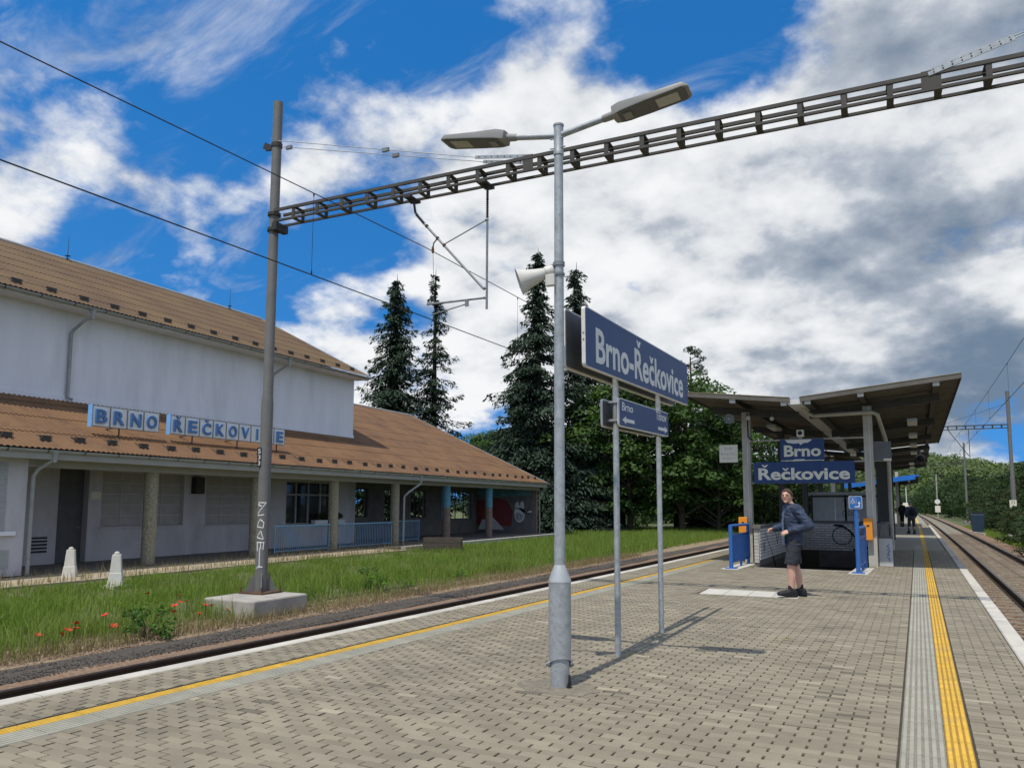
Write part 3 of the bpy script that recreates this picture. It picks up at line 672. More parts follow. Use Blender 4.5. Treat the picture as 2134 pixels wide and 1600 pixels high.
for s, face in ((1, sn), (-1, -sn)):
    c_ = along(8.285-7.55) + sn*(s*.10) + up*2.455
    b = sign_board(ds, c_, tilt, tup, 1.84, .29, .02, face, label=None if s > 0 else 'rear plate seen from its grey back'); e1 = tilt*s
    obj('lettering', put_text(MB(), 'Brno', c_ + face*.004 - e1*.66 + tup*.065, e1, tup, .36, .085, .001, .01), M['white'], b)
    obj('lettering', put_text(MB(), 'Tišnov', c_ + face*.004 + e1*.60 + tup*.075, e1, tup, .44, .105, .001, .01), M['white'], b)
    for sx, cx in ((-1, -.64), (1, .66)):
        ar = MB(); o_ = c_ + face*.004 + e1*cx - tup*.072
        ar.poly([o_ + e1*(sx*a) + tup*q for a, q in ((-.2, -.018), (.08, -.018), (.08, -.042), (.2, 0), (.08, .042), (.08, .018), (-.2, .018))][::sx], face*.002)
        obj('arrow', ar, M['white'], b)
for p in SP:
    for z in (2.37, 2.56):
        obj('clamp', MB().bar(p - sn*.085 + up*z, p + sn*.085 + up*z, .085, .022), M['galv'], ds); obj('clamp_band', MB().lathe([(.037, z-.014), (.037, z+.014)], 14, p), M['galv'], ds)

# ------------------------------------------------------------------ overhead line
GY = 11.42
def truss(parent, x0, x1, y, ztop, first, detail=True, depth=.28, h=.27, xs=None):
    ch = .046
    for dy in (-depth/2, depth/2):
        for z in (ztop-ch/2, ztop-h+ch/2):
            mb = MB(); mb.bar((x0, y+dy, z), (x1, y+dy, z), ch*.9, ch*.85 if z < ztop-.1 else ch*1.2); obj('chord', mb, M['truss'], parent)
    x = first; pts = []
    while x < x1-.1: pts.append(x); x += .585
    for x in (pts if xs is None else xs):
        mb = MB(); a, b = -depth/2+.045, depth/2-.045; zt_, zb = ztop-ch-.004, ztop-h+ch+.004
        for dy in (-depth/2, depth/2): mb.box(x-.036, x+.036, y+dy-.010, y+dy+.010, zb, zt_)
        mb.box(x-.045, x+.045, y-depth/2+.03, y+depth/2-.03, ztop-h+.01, ztop-h+.022); mb.box(x-.045, x+.045, y-depth/2+.03, y+depth/2-.03, ztop-.03, ztop-.018)
        obj('batten', mb, M['truss'], parent)
def insul(mb, a, b, r_=.028, n=9):
    a, b = Vector(a), Vector(b); L_ = (b-a).length; pr = [(r_*.55, 0)]
    for k in range(n):
        z = L_*(k+.5)/n; pr += [(r_*.6, z-L_*.35/n), (r_, z), (r_*.6, z+L_*.35/n)]
    pr.append((r_*.55, L_)); return mb.lathe(pr, 12, a, (b-a))
def hanging_arm(root, y, P, s=1, dx=0.0):
    """catenary registration assembly under a gantry; P given in gantry X,Z"""
    q = lambda x, z: Vector((x*s+dx, y, z))
    obj('insulator', insul(MB(), q(-7.36, 6.76), q(-7.18, 6.55)), M['insul'], root, smooth=True)
    obj('registration_tube', MB().tube([q(-7.42, 7.03), q(-7.38, 6.80), q(-7.34, 6.74)], .022, 10), M['steel_dark'], root, smooth=True)
    obj('registration_tube', MB().tube([q(-7.18, 6.55), q(-5.95, 5.19)], .021, 12), M['galv_dark'], root, smooth=True)
    for a in ((-7.13, 6.50), (-6.90, 6.24), (-6.76, 6.09)): obj('tube_clamp', MB().ell(q(*a), .036, .036, .036, 8, 6), M['rust'], root)
    obj('dropper_post', MB().tube([q(-5.90, 6.46), q(-5.90, 4.84)], .020, 12), M['galv_dark'], root, smooth=True)
    obj('insulator', insul(MB(), q(-5.90, 6.46), q(-5.90, 6.80), .028), M['insul'], root, smooth=True)
    obj('dropper_post', MB().tube([q(-5.90, 6.80), q(-5.90, 7.06)], .022, 10), M['steel_dark'], root)
    obj('stay_rod', MB().tube([q(-5.92, 6.42), q(-6.76, 6.11)], .011, 8), M['galv_dark'], root)
    obj('steady_tube', MB().tube([q(-5.96, 5.04), q(-7.10, 5.05)], .018, 10), M['galv_dark'], root, smooth=True)
    obj('steady_arm', MB().tube([q(-6.30, 4.97), q(-6.95, 4.86), q(-7.02, 4.85)], .012, 8), M['galv_dark'], root)
    obj('steady_bracket', MB().box(q(-6.29, 0).x-.03, q(-6.29, 0).x+.03, y-.015, y+.015, 4.93, 5.05), M['galv_dark'], root)
    for a in ((-5.93, 5.21), (-5.93, 5.04), (-5.91, 6.42)): obj('tube_clamp', MB().ell(q(*a), .034, .034, .026, 8, 6), M['galv_dark'], root)
    obj('wire_hanger', MB().tube([q(-6.92, 6.22), q(-6.98, 6.16), q(-6.99, 6.10)], .012, 6).lathe([(.0, 0), (.022, .02), (.026, .08), (.018, .13), (.0, .14)], 8, q(-6.995, 5.97), (0, 0, 1)), M['rust'], root)
    obj('dropper_wire', MB().tube([q(-6.99, 5.97), q(-6.95, 5.05)], .004, 5), M['wire'], root)
def mast_parts(root, x, y, zb, zt, r0=.116, r1=.097, step=3.45):
    obj('mast', MB().lathe([(r0, zb), (r0, step), (r1+.006, step+.16), (r1, step+.2), (r1*.98, zt), (.0, zt+.005)], 20, (x, y, 0)), M['mast'], root, smooth=True)
gan = thing('overhead_gantry', (-10.74, GY, -.2), 'steel overhead line gantry with lattice beam spanning the near tracks', 'gantry')
mast_parts(gan, -10.74, GY, -.2, 9.68)
obj('base_plate', MB().box(-11.04, -10.44, GY-.28, GY+.28, -.195, -.165), M['rust'], gan, bevel=.005)
for a in range(4):
    d = Vector((math.cos(R(45+90*a)), math.sin(R(45+90*a)), 0)); w = Vector((-d.y, d.x, 0))*.008; o_ = Vector((-10.74, GY, -.165))
    obj('gusset', MB().poly([o_+d*.10-w, o_+d*.29-w, o_+d*.29-w+up*.02, o_+d*.13-w+up*.36], w*2), M['mast'], gan)
    obj('anchor_bolt', MB().tube([o_+d*.36, o_+d*.36+up*.10], .014, 6), M['rust'], gan)
XR_MAST = 6.9
mast_parts(gan, XR_MAST, GY, -.9, 9.68)
BZ = 7.345
truss(gan, -10.62, XR_MAST-.1, GY, BZ, -10.12)
for z in (6.98, 7.30):
    obj('mast_band', MB().lathe([(.13, z-.03), (.13, z+.03)], 18, (-10.74, GY, 0)), M['steel_dark'], gan)
obj('mast_bracket', MB().box(-10.64, -10.52, GY-.17, GY+.17, 6.92, 7.07), M['steel_dark'], gan)
for xs in (-7.45, -5.92):
    obj('hanger_clamp', MB().box(xs-.07, xs+.07, GY-.18, GY+.18, 7.035, 7.075).box(xs-.05, xs+.05, GY-.05, GY+.05, 6.99, 7.04), M['steel_dark'], gan)
for xs in (-5.06, .88):
    obj('stay_plate', MB().box(xs-.09, xs+.09, GY-.155, GY-.143, BZ-.27, BZ+.02), M['truss'], gan)
for (a, b, c_) in (((-10.62, 8.80), (-6.10, 7.555), (-5.06, 7.37)), ((-10.62, 8.72), (-6.0, 7.50), (-5.08, 7.31))):
    for yo in (-.0,):
        yy = GY-.09 if a[1] > 8.75 else GY+.02
        obj('stay_rod', MB().tube([(a[0], yy, a[1]-.0), (b[0], yy, b[1])], .007, 6), M['galv'], gan)
        pb = MB(); pb.bar((b[0], yy, b[1]), (c_[0], yy, c_[1]), .012, .06); o_ = obj('stay_strap', pb, M['galv'], gan)
        hs = MB()
        for k in range(8):
            f_ = (k+.6)/8.4; p_ = Vector((b[0], yy-.008, b[1])).lerp(Vector((c_[0], yy-.008, c_[1])), f_); hs.lathe([(.010, 0), (.010, .003), (.0, .003)], 8, p_, (0, -1, 0))
        obj('strap_hole', hs, M['black'], o_)
        for f_ in ((.04, .60) if yy > GY else (.58,)):
            p_ = Vector((a[0], yy, a[1])).lerp(Vector((b[0], yy, b[1])), f_); obj('turnbuckle', MB().box(p_.x-.07, p_.x+.07, yy-.025, yy+.025, p_.z-.035, p_.z+.03), M['galv_dark'], gan)
for dz in (0, -.07):
    yy = GY-.09+dz
    obj('stay_rod', MB().tube([(1.85, yy, 7.62+dz), (XR_MAST, yy, 8.85+dz)], .007, 6), M['galv'], gan)
    pb = MB(); pb.bar((1.88, yy, 7.625+dz), (.88, yy, 7.38+dz), .012, .055); o_ = obj('stay_strap', pb, M['galv'], gan); hs = MB()
    for k in range(9):
        p_ = Vector((1.88, yy-.008, 7.625+dz)).lerp(Vector((.88, yy-.008, 7.38+dz)), (k+.4)/9); hs.lathe([(.010, 0), (.010, .003), (.0, .003)], 8, p_, (0, -1, 0))
    obj('strap_hole', hs, M['black'], o_)
obj('stay_bracket', MB().box(-11.02, -10.62, GY-.02, GY+.02, 8.70, 8.76).obox((-10.98, GY, 8.78), (.10, 0, -.05), (0, .012, 0), (.03, 0, .06)).lathe([(.112, 8.72), (.112, 8.80)], 16, (-10.74, GY, 0)), M['steel_dark'], gan)
hanging_arm(gan, GY, None)
hanging_arm(gan, GY, None, -1, -3.1)
pn = MB(); a_ = Vector((-_f.x, -_f.y, 0)).normalized(); sd_ = Vector((-a_.y, a_.x, 0))
pc = Vector((-10.74, GY, 0)) + a_*.105 - sd_*.085 + up*2.40
obj('number_plate', MB().obox(pc, sd_*.042, a_*.006, up*.185), M['black'], gan)
for i, ch_ in enumerate('533'):
    put_text(pn, ch_, pc + a_*.008 + up*(.115-.115*i), sd_ if sd_.dot(_r) > 0 else -sd_, up, None, .088, .001, .01)
obj('number', pn, M['white'], gan)
gr = MB()
rg_ = (sd_ if sd_.dot(_r) > 0 else -sd_)
def spray(mb, path, c_, ex, ey, face, w=.012, r_=None):
    for a, b in zip(path[:-1], path[1:]):
        pts = []
        for k in range(4):
            u_ = a[0]+(b[0]-a[0])*k/3; v_ = a[1]+(b[1]-a[1])*k/3
            if r_: pts.append(c_ + ex*(r_*math.sin(u_/r_)) + face*(r_*math.cos(u_/r_)) + ey*v_)
            else: pts.append(c_ + ex*u_ + ey*v_)
        mb.tube(pts, w, 5, True)
gc = Vector((-10.74, GY, 0))
for path in ([(-.07, 1.52), (.08, 1.52), (-.06, 1.33), (-.08, 1.27), (.05, 1.29)], [(-.07, 1.50), (-.05, 1.46), (0, 1.46)],
             [(-.02, 1.20), (.05, 1.14), (.04, 1.04), (-.08, 1.06), (-.05, 1.15), (-.02, 1.20)], [(.0, .98), (.05, .82), (-.08, .86), (.0, .98)],
             [(-.08, .76), (.07, .76)], [(-.07, .76), (-.06, .60)], [(.0, .76), (.01, .64)], [(.06, .76), (.05, .62)], [(-.01, .66), (-.01, .28)], [(-.08, .26), (-.02, .31), (.05, .29)]):
    spray(gr, path, gc, rg_, up, a_, .012, .112)
obj('graffiti', gr, M['spray_white'], gan, label='white spray-painted vertical tag')
obj('foundation_block', MB().box(-11.12, -9.90, GY-1.04, GY+.36, -.95, -.20), M['concrete'], bevel=.03, label='big pale concrete block under the gantry mast on the grass bank', cat='concrete block')

# wires
def sag(y, ya, yb, ztop, s): t = (y-ya)/(yb-ya); return ztop - 4*s*t*(1-t)
def catenary(edge, sgn, label_m, label_c, y0, y1, group):
    spans = [(-43.6, GY), (GY, 67.1), (67.1, 124.0), (124.0, 180.0)]
    pm_, pc_ = [], []
    for a, b in spans:
        for k in range(15):
            y = a + (b-a)*k/14
            if y0 <= y <= y1: pm_.append((edge(y)+sgn*1.67+.15*math.cos(y/18), y, sag(y, a, b, 6.12, .22))); pc_.append((edge(y)+sgn*1.67+.15*math.cos(y/18), y, 4.84))
    o = thing('catenary_wire', (pm_[0][0], pm_[0][1], 4.84), label_m, 'wire', group)
    obj('messenger_wire', MB().tube(pm_, .0075, 6), M['wire'], o); obj('contact_wire', MB().tube(pc_, .0085, 6), M['wire'], o)
    y = 2.2
    while y < min(y1, 70):
        if abs(y-GY) > 2:
            a, b = [s_ for s_ in spans if s_[0] <= y <= s_[1]][0]; x = edge(y)+sgn*1.67+.15*math.cos(y/18)
            z1 = sag(y, a, b, 6.12, .22)
            obj('dropper', MB().tube([(x, y, 4.85), (x, y, z1)], .0035, 5).lathe([(.006, 0), (.014, .015), (.004, .07)], 6, (x, y, 4.85)).lathe([(.006, 0), (.014, .015), (.004, .07)], 6, (x, y, z1), (0, 0, -1)), M['wire'], o)
        y += 6.4
catenary(xL, -1, 'overhead wires above the track beside the grass bank', None, -6, 90, 'overhead wires')
catenary(xR, 1, 'overhead wires above the track right of the platform', None, -6, 178, 'overhead wires')

# far gantries over the right-hand track
def far_gantry(y, xm, zt, label, plate):
    t = thing('overhead_gantry', (xm, y, -.9), label, 'gantry')
    mast_parts(t, xm, y, -.9, zt, .16, .13, 3.6)
    truss(t, xL(y)-5.2, xm-.1, y, 7.62, xL(y)-5.0, depth=.3, h=.30)
    mast_parts(t, xL(y)-5.3, y, -.9, zt, .16, .13, 3.6)
    obj('stay_rod', MB().tube([(xm, y, zt-.9), (xm-4.6, y, 7.65)], .012, 5), M['steel_dark'], t)
    q0 = xR(y)+1.67
    obj('registration_tube', MB().tube([(q0-.2, y, 7.3), (q0+1.1, y, 5.3)], .028, 6), M['steel_dark'], t)
    obj('dropper_post', MB().tube([(q0+1.15, y, 7.3), (q0+1.15, y, 4.9)], .026, 6), M['steel_dark'], t)
    obj('steady_tube', MB().tube([(q0-.3, y, 5.0), (q0+1.15, y, 5.05)], .022, 6), M['steel_dark'], t)
    if plate:
        b = obj('kilometre_plate', MB().box(xm-.30, xm+.14, y-.20, y-.17, 1.35, 1.98), M['cream'], t)
        tx_ = MB(); put_text(tx_, '11', (xm-.08, y-.205, 1.81), (1, 0, 0), (0, 0, 1), .17, .23, .002, .02); put_text(tx_, '0', (xm-.08, y-.205, 1.50), (1, 0, 0), (0, 0, 1), .13, .22, .002, .02)
        obj('number', tx_, M['black'], b)
    obj('mast_footing', MB().box(xm-.45, xm+.45, y-.45, y+.45, -1.0, -.55), M['concrete'], t, bevel=.03)
far_gantry(67.1, 9.25, 10.1, 'second overhead gantry with white plate 11 0 on its right mast', True)
far_gantry(124.0, 11.55, 10.4, 'farthest overhead gantry with a bare right mast by the trees', False)

# ------------------------------------------------------------------ station building
ROOT = Vector((-19.56, 28, -.3))
bld = thing('station_building', ROOT, 'grey plastered station building with rusty sheet roofs and arcade', 'building')
Xg, zg, mL = -18.95, 2.87, .467        # lower eave line, height and pitch
Yb0, Yb1 = 2.0, 45.0
XW = -22.78                            # upper wall face
def zlow(x): return zg + mL*(Xg-x)
def wall_open(mb, X0, X1, ya, yb, za, zb, ops):
    """wall slab X0..X1 with rectangular openings (y0,y1,z0,z1)"""
    cuts = sorted(set([ya, yb] + [v for o_ in ops for v in o_[:2]]))
    for a, b in zip(cuts[:-1], cuts[1:]):
        hit = sorted([o_ for o_ in ops if o_[0] <= a+1e-6 and o_[1] >= b-1e-6], key=lambda o_: o_[2]); z = za
        for o_ in hit:
            if o_[2] > z+1e-6: mb.box(X0, X1, a, b, z, o_[2])
            z = o_[3]
        if z < zb-1e-6: mb.box(X0, X1, a, b, z, zb)
    return mb
WF = -22.2
OPS = [(15.02, 16.0, -.3, 2.58), (16.45, 19.65, .75, 2.50), (20.65, 23.25, .72, 2.50), (24.9, 27.95, .62, 2.46)]
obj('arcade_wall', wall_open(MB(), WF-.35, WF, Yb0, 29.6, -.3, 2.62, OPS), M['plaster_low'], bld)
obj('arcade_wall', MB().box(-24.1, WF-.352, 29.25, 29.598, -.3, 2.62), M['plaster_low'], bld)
# boarded windows: recessed panels with battens
def boarded(ya, yb, za, zb, cols, rows):
    w = obj('boarded_window', MB().box(WF-.20, WF-.155, ya, yb, za, zb), M['board'], bld)
    mb = MB()
    for r_ in range(1, rows): z = za+(zb-za)*r_/rows; mb.box(WF-.158, WF-.140, ya+.01, yb-.01, z-.012, z+.012)
    for c_ in range(1, cols): yy = ya+(yb-ya)*c_/cols; mb.box(WF-.158, WF-.136, yy-.018, yy+.018, za+.01, zb-.01)
    obj('grille', mb, M['plaster_low'], w)
    obj('sill', MB().box(WF-.15, WF+.04, ya-.05, yb+.05, za-.05, za), M['plaster_low'], w)
boarded(*OPS[1], 4, 5); boarded(*OPS[2], 3, 5)
d_ = obj('door', MB().box(WF-.30, WF-.25, 15.02, 16.0, -.3, 2.58), mat('grey_door', (.10, .10, .105), .7, .15, 4), bld)
obj('door_handle', MB().tube([(WF-.24, 15.90, .75), (WF-.19, 15.90, .75), (WF-.19, 15.80, .75)], .012, 6), M['galv'], d_)
w_ = obj('window', MB().box(WF-.22, WF-.20, 24.9, 27.95, .62, 2.46), M['glass'], bld)
fr = MB()
for z in (.62, 1.86, 2.40): fr.box(WF-.20, WF-.13, 24.9, 27.95, z, z+.07)
for yy in (24.9, 25.62, 26.4, 27.2, 27.88): fr.box(WF-.199, WF-.132, yy, yy+.07, .62, 2.46)
obj('window_frame', fr, M['wood_white'], w_)
fb = obj('flower_box', MB().box(WF+.0, WF+.22, 26.5, 28.6, .60, .80), M['plaster'], bld)
obj('notice_plate', MB().box(WF, WF+.02, 16.06, 16.40, 1.62, 1.86), M['cream'], bld)
obj('meter_box', MB().box(WF, WF+.25, 19.95, 20.35, 1.85, 2.45), M['steel_dark'], bld, bevel=.01)
# projecting shop on the left with roller shutters
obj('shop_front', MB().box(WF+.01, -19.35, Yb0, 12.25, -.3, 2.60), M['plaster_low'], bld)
sf = MB()
for k in range(12): sf.box(-19.35, -19.335, 5, 11.75, .82+.14*k, .94+.14*k)
sh_ = obj('roller_shutter', sf, M['panel_grey'], bld)
obj('shutter_box', MB().box(-19.35, -19.28, 4.9, 12.0, .70, .80), M['plaster'], sh_)
obj('hatch', MB().box(-19.35, -19.33, 11.0, 11.9, -.1, .35), M['panel_grey'], bld)
vg = MB()
for k in range(5): vg.box(WF-.0, WF+.015, 14.2, 14.75, .05+.1*k, .11+.1*k)
obj('vent_grille', vg, M['steel_dark'], bld)
# beam, soffit and ceiling
obj('eaves_beam', MB().box(-19.78, -19.36, Yb0, Yb1, 2.42, 2.66), M['soffit'], bld)
obj('soffit', MB().box(-19.36, -18.93, Yb0, Yb1+.1, 2.60, 2.66), M['soffit'], bld)
obj('fascia', MB().box(-18.96, -18.90, Yb0, Yb1+.15, 2.60, 2.80), M['soffit'], bld)
obj('ceiling', MB().box(-24.1, -19.78, Yb0, Yb1, 2.622, 2.70), M['plaster_low'], bld)
# columns
for yy in (16.1, 20.42, 24.66, 29.0):
    obj('column', MB().lathe([(.20, -.3), (.20, 2.42)], 20, (-19.56, yy, 0)), M['pebble'], bld, smooth=True)
for yy in (33.6, 38.3):
    c_ = obj('column', MB().lathe([(.20, -.3), (.20, 1.35)], 20, (-19.56, yy, 0)), M['brown_paint'], bld, smooth=True, label='column painted brown below and blue above')
    obj('blue_band', MB().lathe([(.202, 1.35), (.202, 2.42)], 20, (-19.56, yy, 0)), mat('column_blue', (.10, .26, .36), .8, .15, 6, .3, 40), c_, smooth=True)
obj('corner_post', MB().box(-19.66, -19.48, 44.75, 44.95, -.3, 2.42), M['brown_paint'], bld)
# waiting hall: back wall with glazed openings, mural on the end wall
XB = -23.8
BOPS = [(31.45, 32.85, .85, 2.30), (34.3, 35.4, .60, 2.30), (36.9, 38.6, .75, 2.30), (41.2, 44.3, .58, 2.32)]
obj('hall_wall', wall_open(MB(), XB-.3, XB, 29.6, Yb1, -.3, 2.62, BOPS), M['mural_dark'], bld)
for (ya, yb, za, zb) in BOPS:
    fr = MB(); n_ = 2 if yb-ya < 1.6 else 3
    for k in range(n_+1): yy = ya+(yb-ya)*k/n_; fr.box(XB-.18, XB-.13, yy-.025, yy+.025, za, zb)
    for z in (za, za+(zb-za)*.68, zb-.05): fr.box(XB-.175, XB-.135, ya, yb, z, z+.05)
    f_ = obj('window_frame', fr, M['steel_dark'], bld)
obj('window_reveal', MB().box(XB-.02, XB+.06, 40.2, 40.5, .6, 2.3), M['pale_blue'], bld)
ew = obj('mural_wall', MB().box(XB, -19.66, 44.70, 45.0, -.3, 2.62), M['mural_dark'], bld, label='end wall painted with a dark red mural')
YM = 44.69
mu = MB(); mu.poly([(x, YM, z) for x, z in ((-23.7, .2), (-21.2, .15), (-21.1, 1.1), (-21.5, 1.75), (-22.3, 1.95), (-23.7, 1.75))], (0, -.004, 0)); obj('mural_patch', mu, M['mural_red'], ew)
mu = MB(); mu.poly([(x, YM, z) for x, z in ((-23.7, 2.2), (-22.4, 2.0), (-19.8, 2.1), (-19.8, 2.6), (-23.7, 2.6))], (0, -.005, 0)); obj('mural_patch', mu, mat('mural_teal', (.12, .27, .34), .85, .3, 3), ew)
mu = MB(); mu.poly([(x, YM-.006, z) for x, z in [(-20.62+.36*math.cos(a), .85+.48*math.sin(a)) for a in [R(200+ 24*i) for i in range(12)]]] + [(-20.27, YM-.006, 1.25), (-20.32, YM-.006, 1.68), (-20.42, YM-.006, 1.75), (-20.55, YM-.006, 1.62), (-20.60, YM-.006, 1.38), (-20.68, YM-.006, 1.66), (-20.80, YM-.006, 1.72), (-20.93, YM-.006, 1.55), (-20.97, YM-.006, 1.1)], (0, -.004, 0)); obj('mural_patch', mu, M['spray_pale'], ew)
sp_ = MB(); pts = [Vector((-20.66+(.05+.20*t)*math.cos(t*13), YM-.014, .78+(.05+.22*t)*math.sin(t*13))) for t in [i/34 for i in range(35)]]; sp_.tube(pts, .018, 5); sp_.tube([(-20.95, YM-.014, 1.24), (-20.7, YM-.014, 1.27), (-20.4, YM-.014, 1.2), (-20.1, YM-.014, 1.0), (-19.95, YM-.014, .9)], .02, 5); obj('mural_line', sp_, M['black'], ew)
mu = MB(); mu.poly([(x, YM-.003, z) for x, z in ((-23.6, -.1), (-23.3, .55), (-22.9, .5), (-22.6, .75), (-22.1, .3), (-21.7, -.1))], (0, -.004, 0)); obj('mural_patch', mu, M['spray_pale'], ew)
mu = MB(); mu.poly([(x, YM-.003, z) for x, z in ((-20.1, 1.02), (-19.95, 1.12), (-19.75, 1.12), (-19.8, 1.0))], (0, -.004, 0)); obj('mural_patch', mu, M['spray_pale'], ew)
# upper storey
obj('upper_wall', MB().box(-36.4, XW, Yb0, 30.06, 2.75, 7.62), M['plaster'], bld)
obj('wall_plinth', MB().box(XW-.01, XW+.03, Yb0, 30.09, zlow(XW)-.02, zlow(XW)+.16), M['plaster'], bld)
# corrugated sheet roofs: rows of lapped sheets
def sheets(xa, za, slope, D, ya, yb, rows, m_, pitch=.15, amp=.016):
    ny = int((yb-ya)/(pitch/4)); yy = np.linspace(ya, yb, ny+1); wave = amp*np.sin(yy/pitch*2*math.pi)
    for r_ in range(rows):
        u0, u1 = D*r_/rows - (.0 if r_ == 0 else .10), D*(r_+1)/rows
        V = np.zeros((2, ny+1, 3)); 
        for i, u_ in enumerate((u0, u1)):
            V[i, :, 0] = xa-u_; V[i, :, 1] = yy; V[i, :, 2] = za + slope*u_ + wave + (.018 if i == 0 else 0)
        F = np.stack([np.arange(ny), np.arange(ny)+1, np.arange(ny)+ny+2, np.arange(ny)+ny+1], -1)
        me = np_mesh('roof_sheet_row', (V - np.array(ROOT)).reshape(-1, 3), F, m_); link('roof_sheet_row', me, bld, smooth='all')
DL = 10.3
sheets(Xg+.04, zg, mL, DL, Yb0, Yb1+.2, 9, M['lowroof'])
DU = 7.07; XE, ZE, mU = -22.08, 7.66, .508
sheets(XE+.04, ZE, mU, DU, Yb0, 30.28, 7, M['uproof'])
rf = MB(); rf.add([(Xg-DL, Yb0, zlow(Xg-DL)), (Xg-DL, Yb1+.2, zlow(Xg-DL)), (Xg-DL-4, Yb1+.2, zlow(Xg-DL)-1.9), (Xg-DL-4, Yb0, zlow(Xg-DL)-1.9)], [(0, 1, 2, 3)]); obj('rear_roof', rf, M['lowroof'], bld)
rf = MB(); rf.add([(XE-DU, Yb0, ZE+mU*DU), (XE-DU, 30.28, ZE+mU*DU), (XE-2*DU, 30.28, ZE), (XE-2*DU, Yb0, ZE)], [(0, 1, 2, 3)]); obj('rear_roof', rf, M['uproof'], bld)
obj('ridge_cap', MB().tube([(XE-DU, Yb0, ZE+mU*DU+.02), (XE-DU, 30.3, ZE+mU*DU+.02)], .08, 10), M['gutter'], bld)
obj('ridge_cap', MB().tube([(Xg-DL, 30, zlow(Xg-DL)+.02), (Xg-DL, Yb1+.22, zlow(Xg-DL)+.02)], .08, 10), M['gutter'], bld)
obj('gable_wall', MB().poly([(XW-.1, 30.06, 7.5), (XE-DU, 30.06, ZE+mU*DU-.15), (-36.3, 30.06, 7.5)], (0, -.1, 0)), M['plaster'], bld)
obj('verge_flashing', MB().bar((XE+.05, 30.28, ZE+.03), (XE-DU, 30.28, ZE+mU*DU+.03), .05, .05), M['gutter'], bld)
obj('verge_flashing', MB().bar((Xg+.05, Yb1+.2, zg+.03), (Xg-DL, Yb1+.2, zlow(Xg-DL)+.03), .05, .05), M['gutter'], bld)
obj('upper_soffit', MB().box(XW, XE+.0, Yb0, 30.22, 7.50, 7.58), M['plaster'], bld)
obj('wall_plate', MB().box(-19.34, -18.962, Yb0, Yb1+.1, 2.662, 2.83), M['soffit'], bld)
obj('wall_plate', MB().box(XW+.002, XE-.01, Yb0, 30.2, 7.582, 7.64), M['plaster'], bld)
# gutters
def gutter(x, z, ya, yb, step, r_=.078):
    n_ = 9; prof = [(math.cos(R(180+180*k/n_))*r_, math.sin(R(180+180*k/n_))*r_) for k in range(n_+1)] + [(r_-.008, .0)] + [(math.cos(R(360-180*k/n_))*(r_-.008), math.sin(R(360-180*k/n_))*(r_-.008)) for k in range(1, n_+1)]
    g_ = obj('gutter', MB().rings([[Vector((x+a, yy, z+b)) for a, b in prof] for yy in (ya, yb)]), M['gutter'], bld, smooth=True)
    yy = ya+.4
    while yy < yb:
        if yy > 10: obj('gutter_strap', MB().rings([[Vector((x+a*1.07, q_, z+b*1.07)) for a, b in prof[:n_+1]] + [Vector((x+a*1.0, q_, z+b*1.0)) for a, b in prof[:n_+1]][::-1] for q_ in (yy-.016, yy+.016)]), M['guard'], g_)
        yy += step
gutter(Xg+.06, zg-.03, Yb0, Yb1+.22, 1.0); gutter(XE+.07, ZE-.05, Yb0, 30.3, 1.05)
# snow guards: little wire cradles above the eaves
sg = MB()
for a in (-.09, -.03, .03, .09): sg.bar((.0, a, 0), (-.03, a, .11), .014, .014)
for z in (.035, .075, .105): sg.bar((-.008*z/.035, -.12, z), (-.008*z/.035, .12, z), .012, .016)
sg.bar((0, 0, 0), (-.30, 0, .14), .03, .006)
sg.v = [(x*1.35, y*1.45, z*1.55) for x, y, z in sg.v]; sg.rings([[Vector((-.012, yy, z)) for yy, z in ((-.13, .02), (.13, .02), (.10, .15), (-.10, .15))], [Vector((-.018, yy, z)) for yy, z in ((-.13, .02), (.13, .02), (.10, .15), (-.10, .15))]])
sgm = bpy.data.meshes.new('snow_guard'); sgm.from_pydata(sg.v, [], sg.f); sgm.materials.append(M['guard'])
yy = 9.7; k = 0
while yy < 44.8:
    u_ = .42+.04*math.sin(k*1.7); inst('snow_guard', sgm, Vector((Xg-u_, yy, zg+mL*u_+.02))-ROOT, 0, bld); yy += .985 if yy < 30 else 1.0; k += 1
yy = 11.4
while yy < 30.1:
    u_ = .36+.03*math.sin(yy); inst('snow_guard', sgm, Vector((XE-u_, yy, ZE+mU*u_+.02))-ROOT, 0, bld); yy += 1.06
# downpipes
def pipe(pts, r_=.05): obj('downpipe', MB().tube(pts, r_, 12), M['gutter'], bld, smooth=True)
pipe([(XE+.07, 15.65, ZE-.10), (XE+.06, 15.65, 7.36), (XE-.15, 15.52, 7.20), (XW+.14, 15.46, 6.92), (XW+.07, 15.45, 6.80), (XW+.07, 15.45, zlow(XW)+.14), (XW+.20, 15.50, zlow(XW)+.06)])
pipe([(XE+.07, 24.62, ZE-.10), (XE+.06, 24.62, 7.36), (XE-.15, 24.52, 7.20), (XW+.14, 24.42, 6.94), (XW+.07, 24.40, 6.80), (XW+.07, 24.40, zlow(XW)+.10)])
pipe([(Xg+.06, 12.62, zg-.08), (Xg+.05, 12.62, 2.62), (-19.2, 12.42, 2.36), (-19.30, 12.36, 2.18), (-19.30, 12.36, -.3)])
pipe([(Xg+.06, 30.1, zg-.08), (Xg+.05, 30.1, 2.45), (-19.2, 29.55, 2.05), (-19.30, 29.35, 1.85), (-19.30, 29.32, -.3)])
pipe([(Xg+.06, 44.95, zg-.08), (Xg+.0, 45.0, 2.5), (-19.4, 45.08, 2.2), (-19.4, 45.08, -.3)], .045)
for (yy, z) in ((15.65, ZE-.2), (24.62, ZE-.2)): obj('hopper', MB().lathe([(.055, -.22), (.06, -.1), (.10, .08)], 12, (XE+.07, yy, z)), M['gutter'], bld, smooth=True)
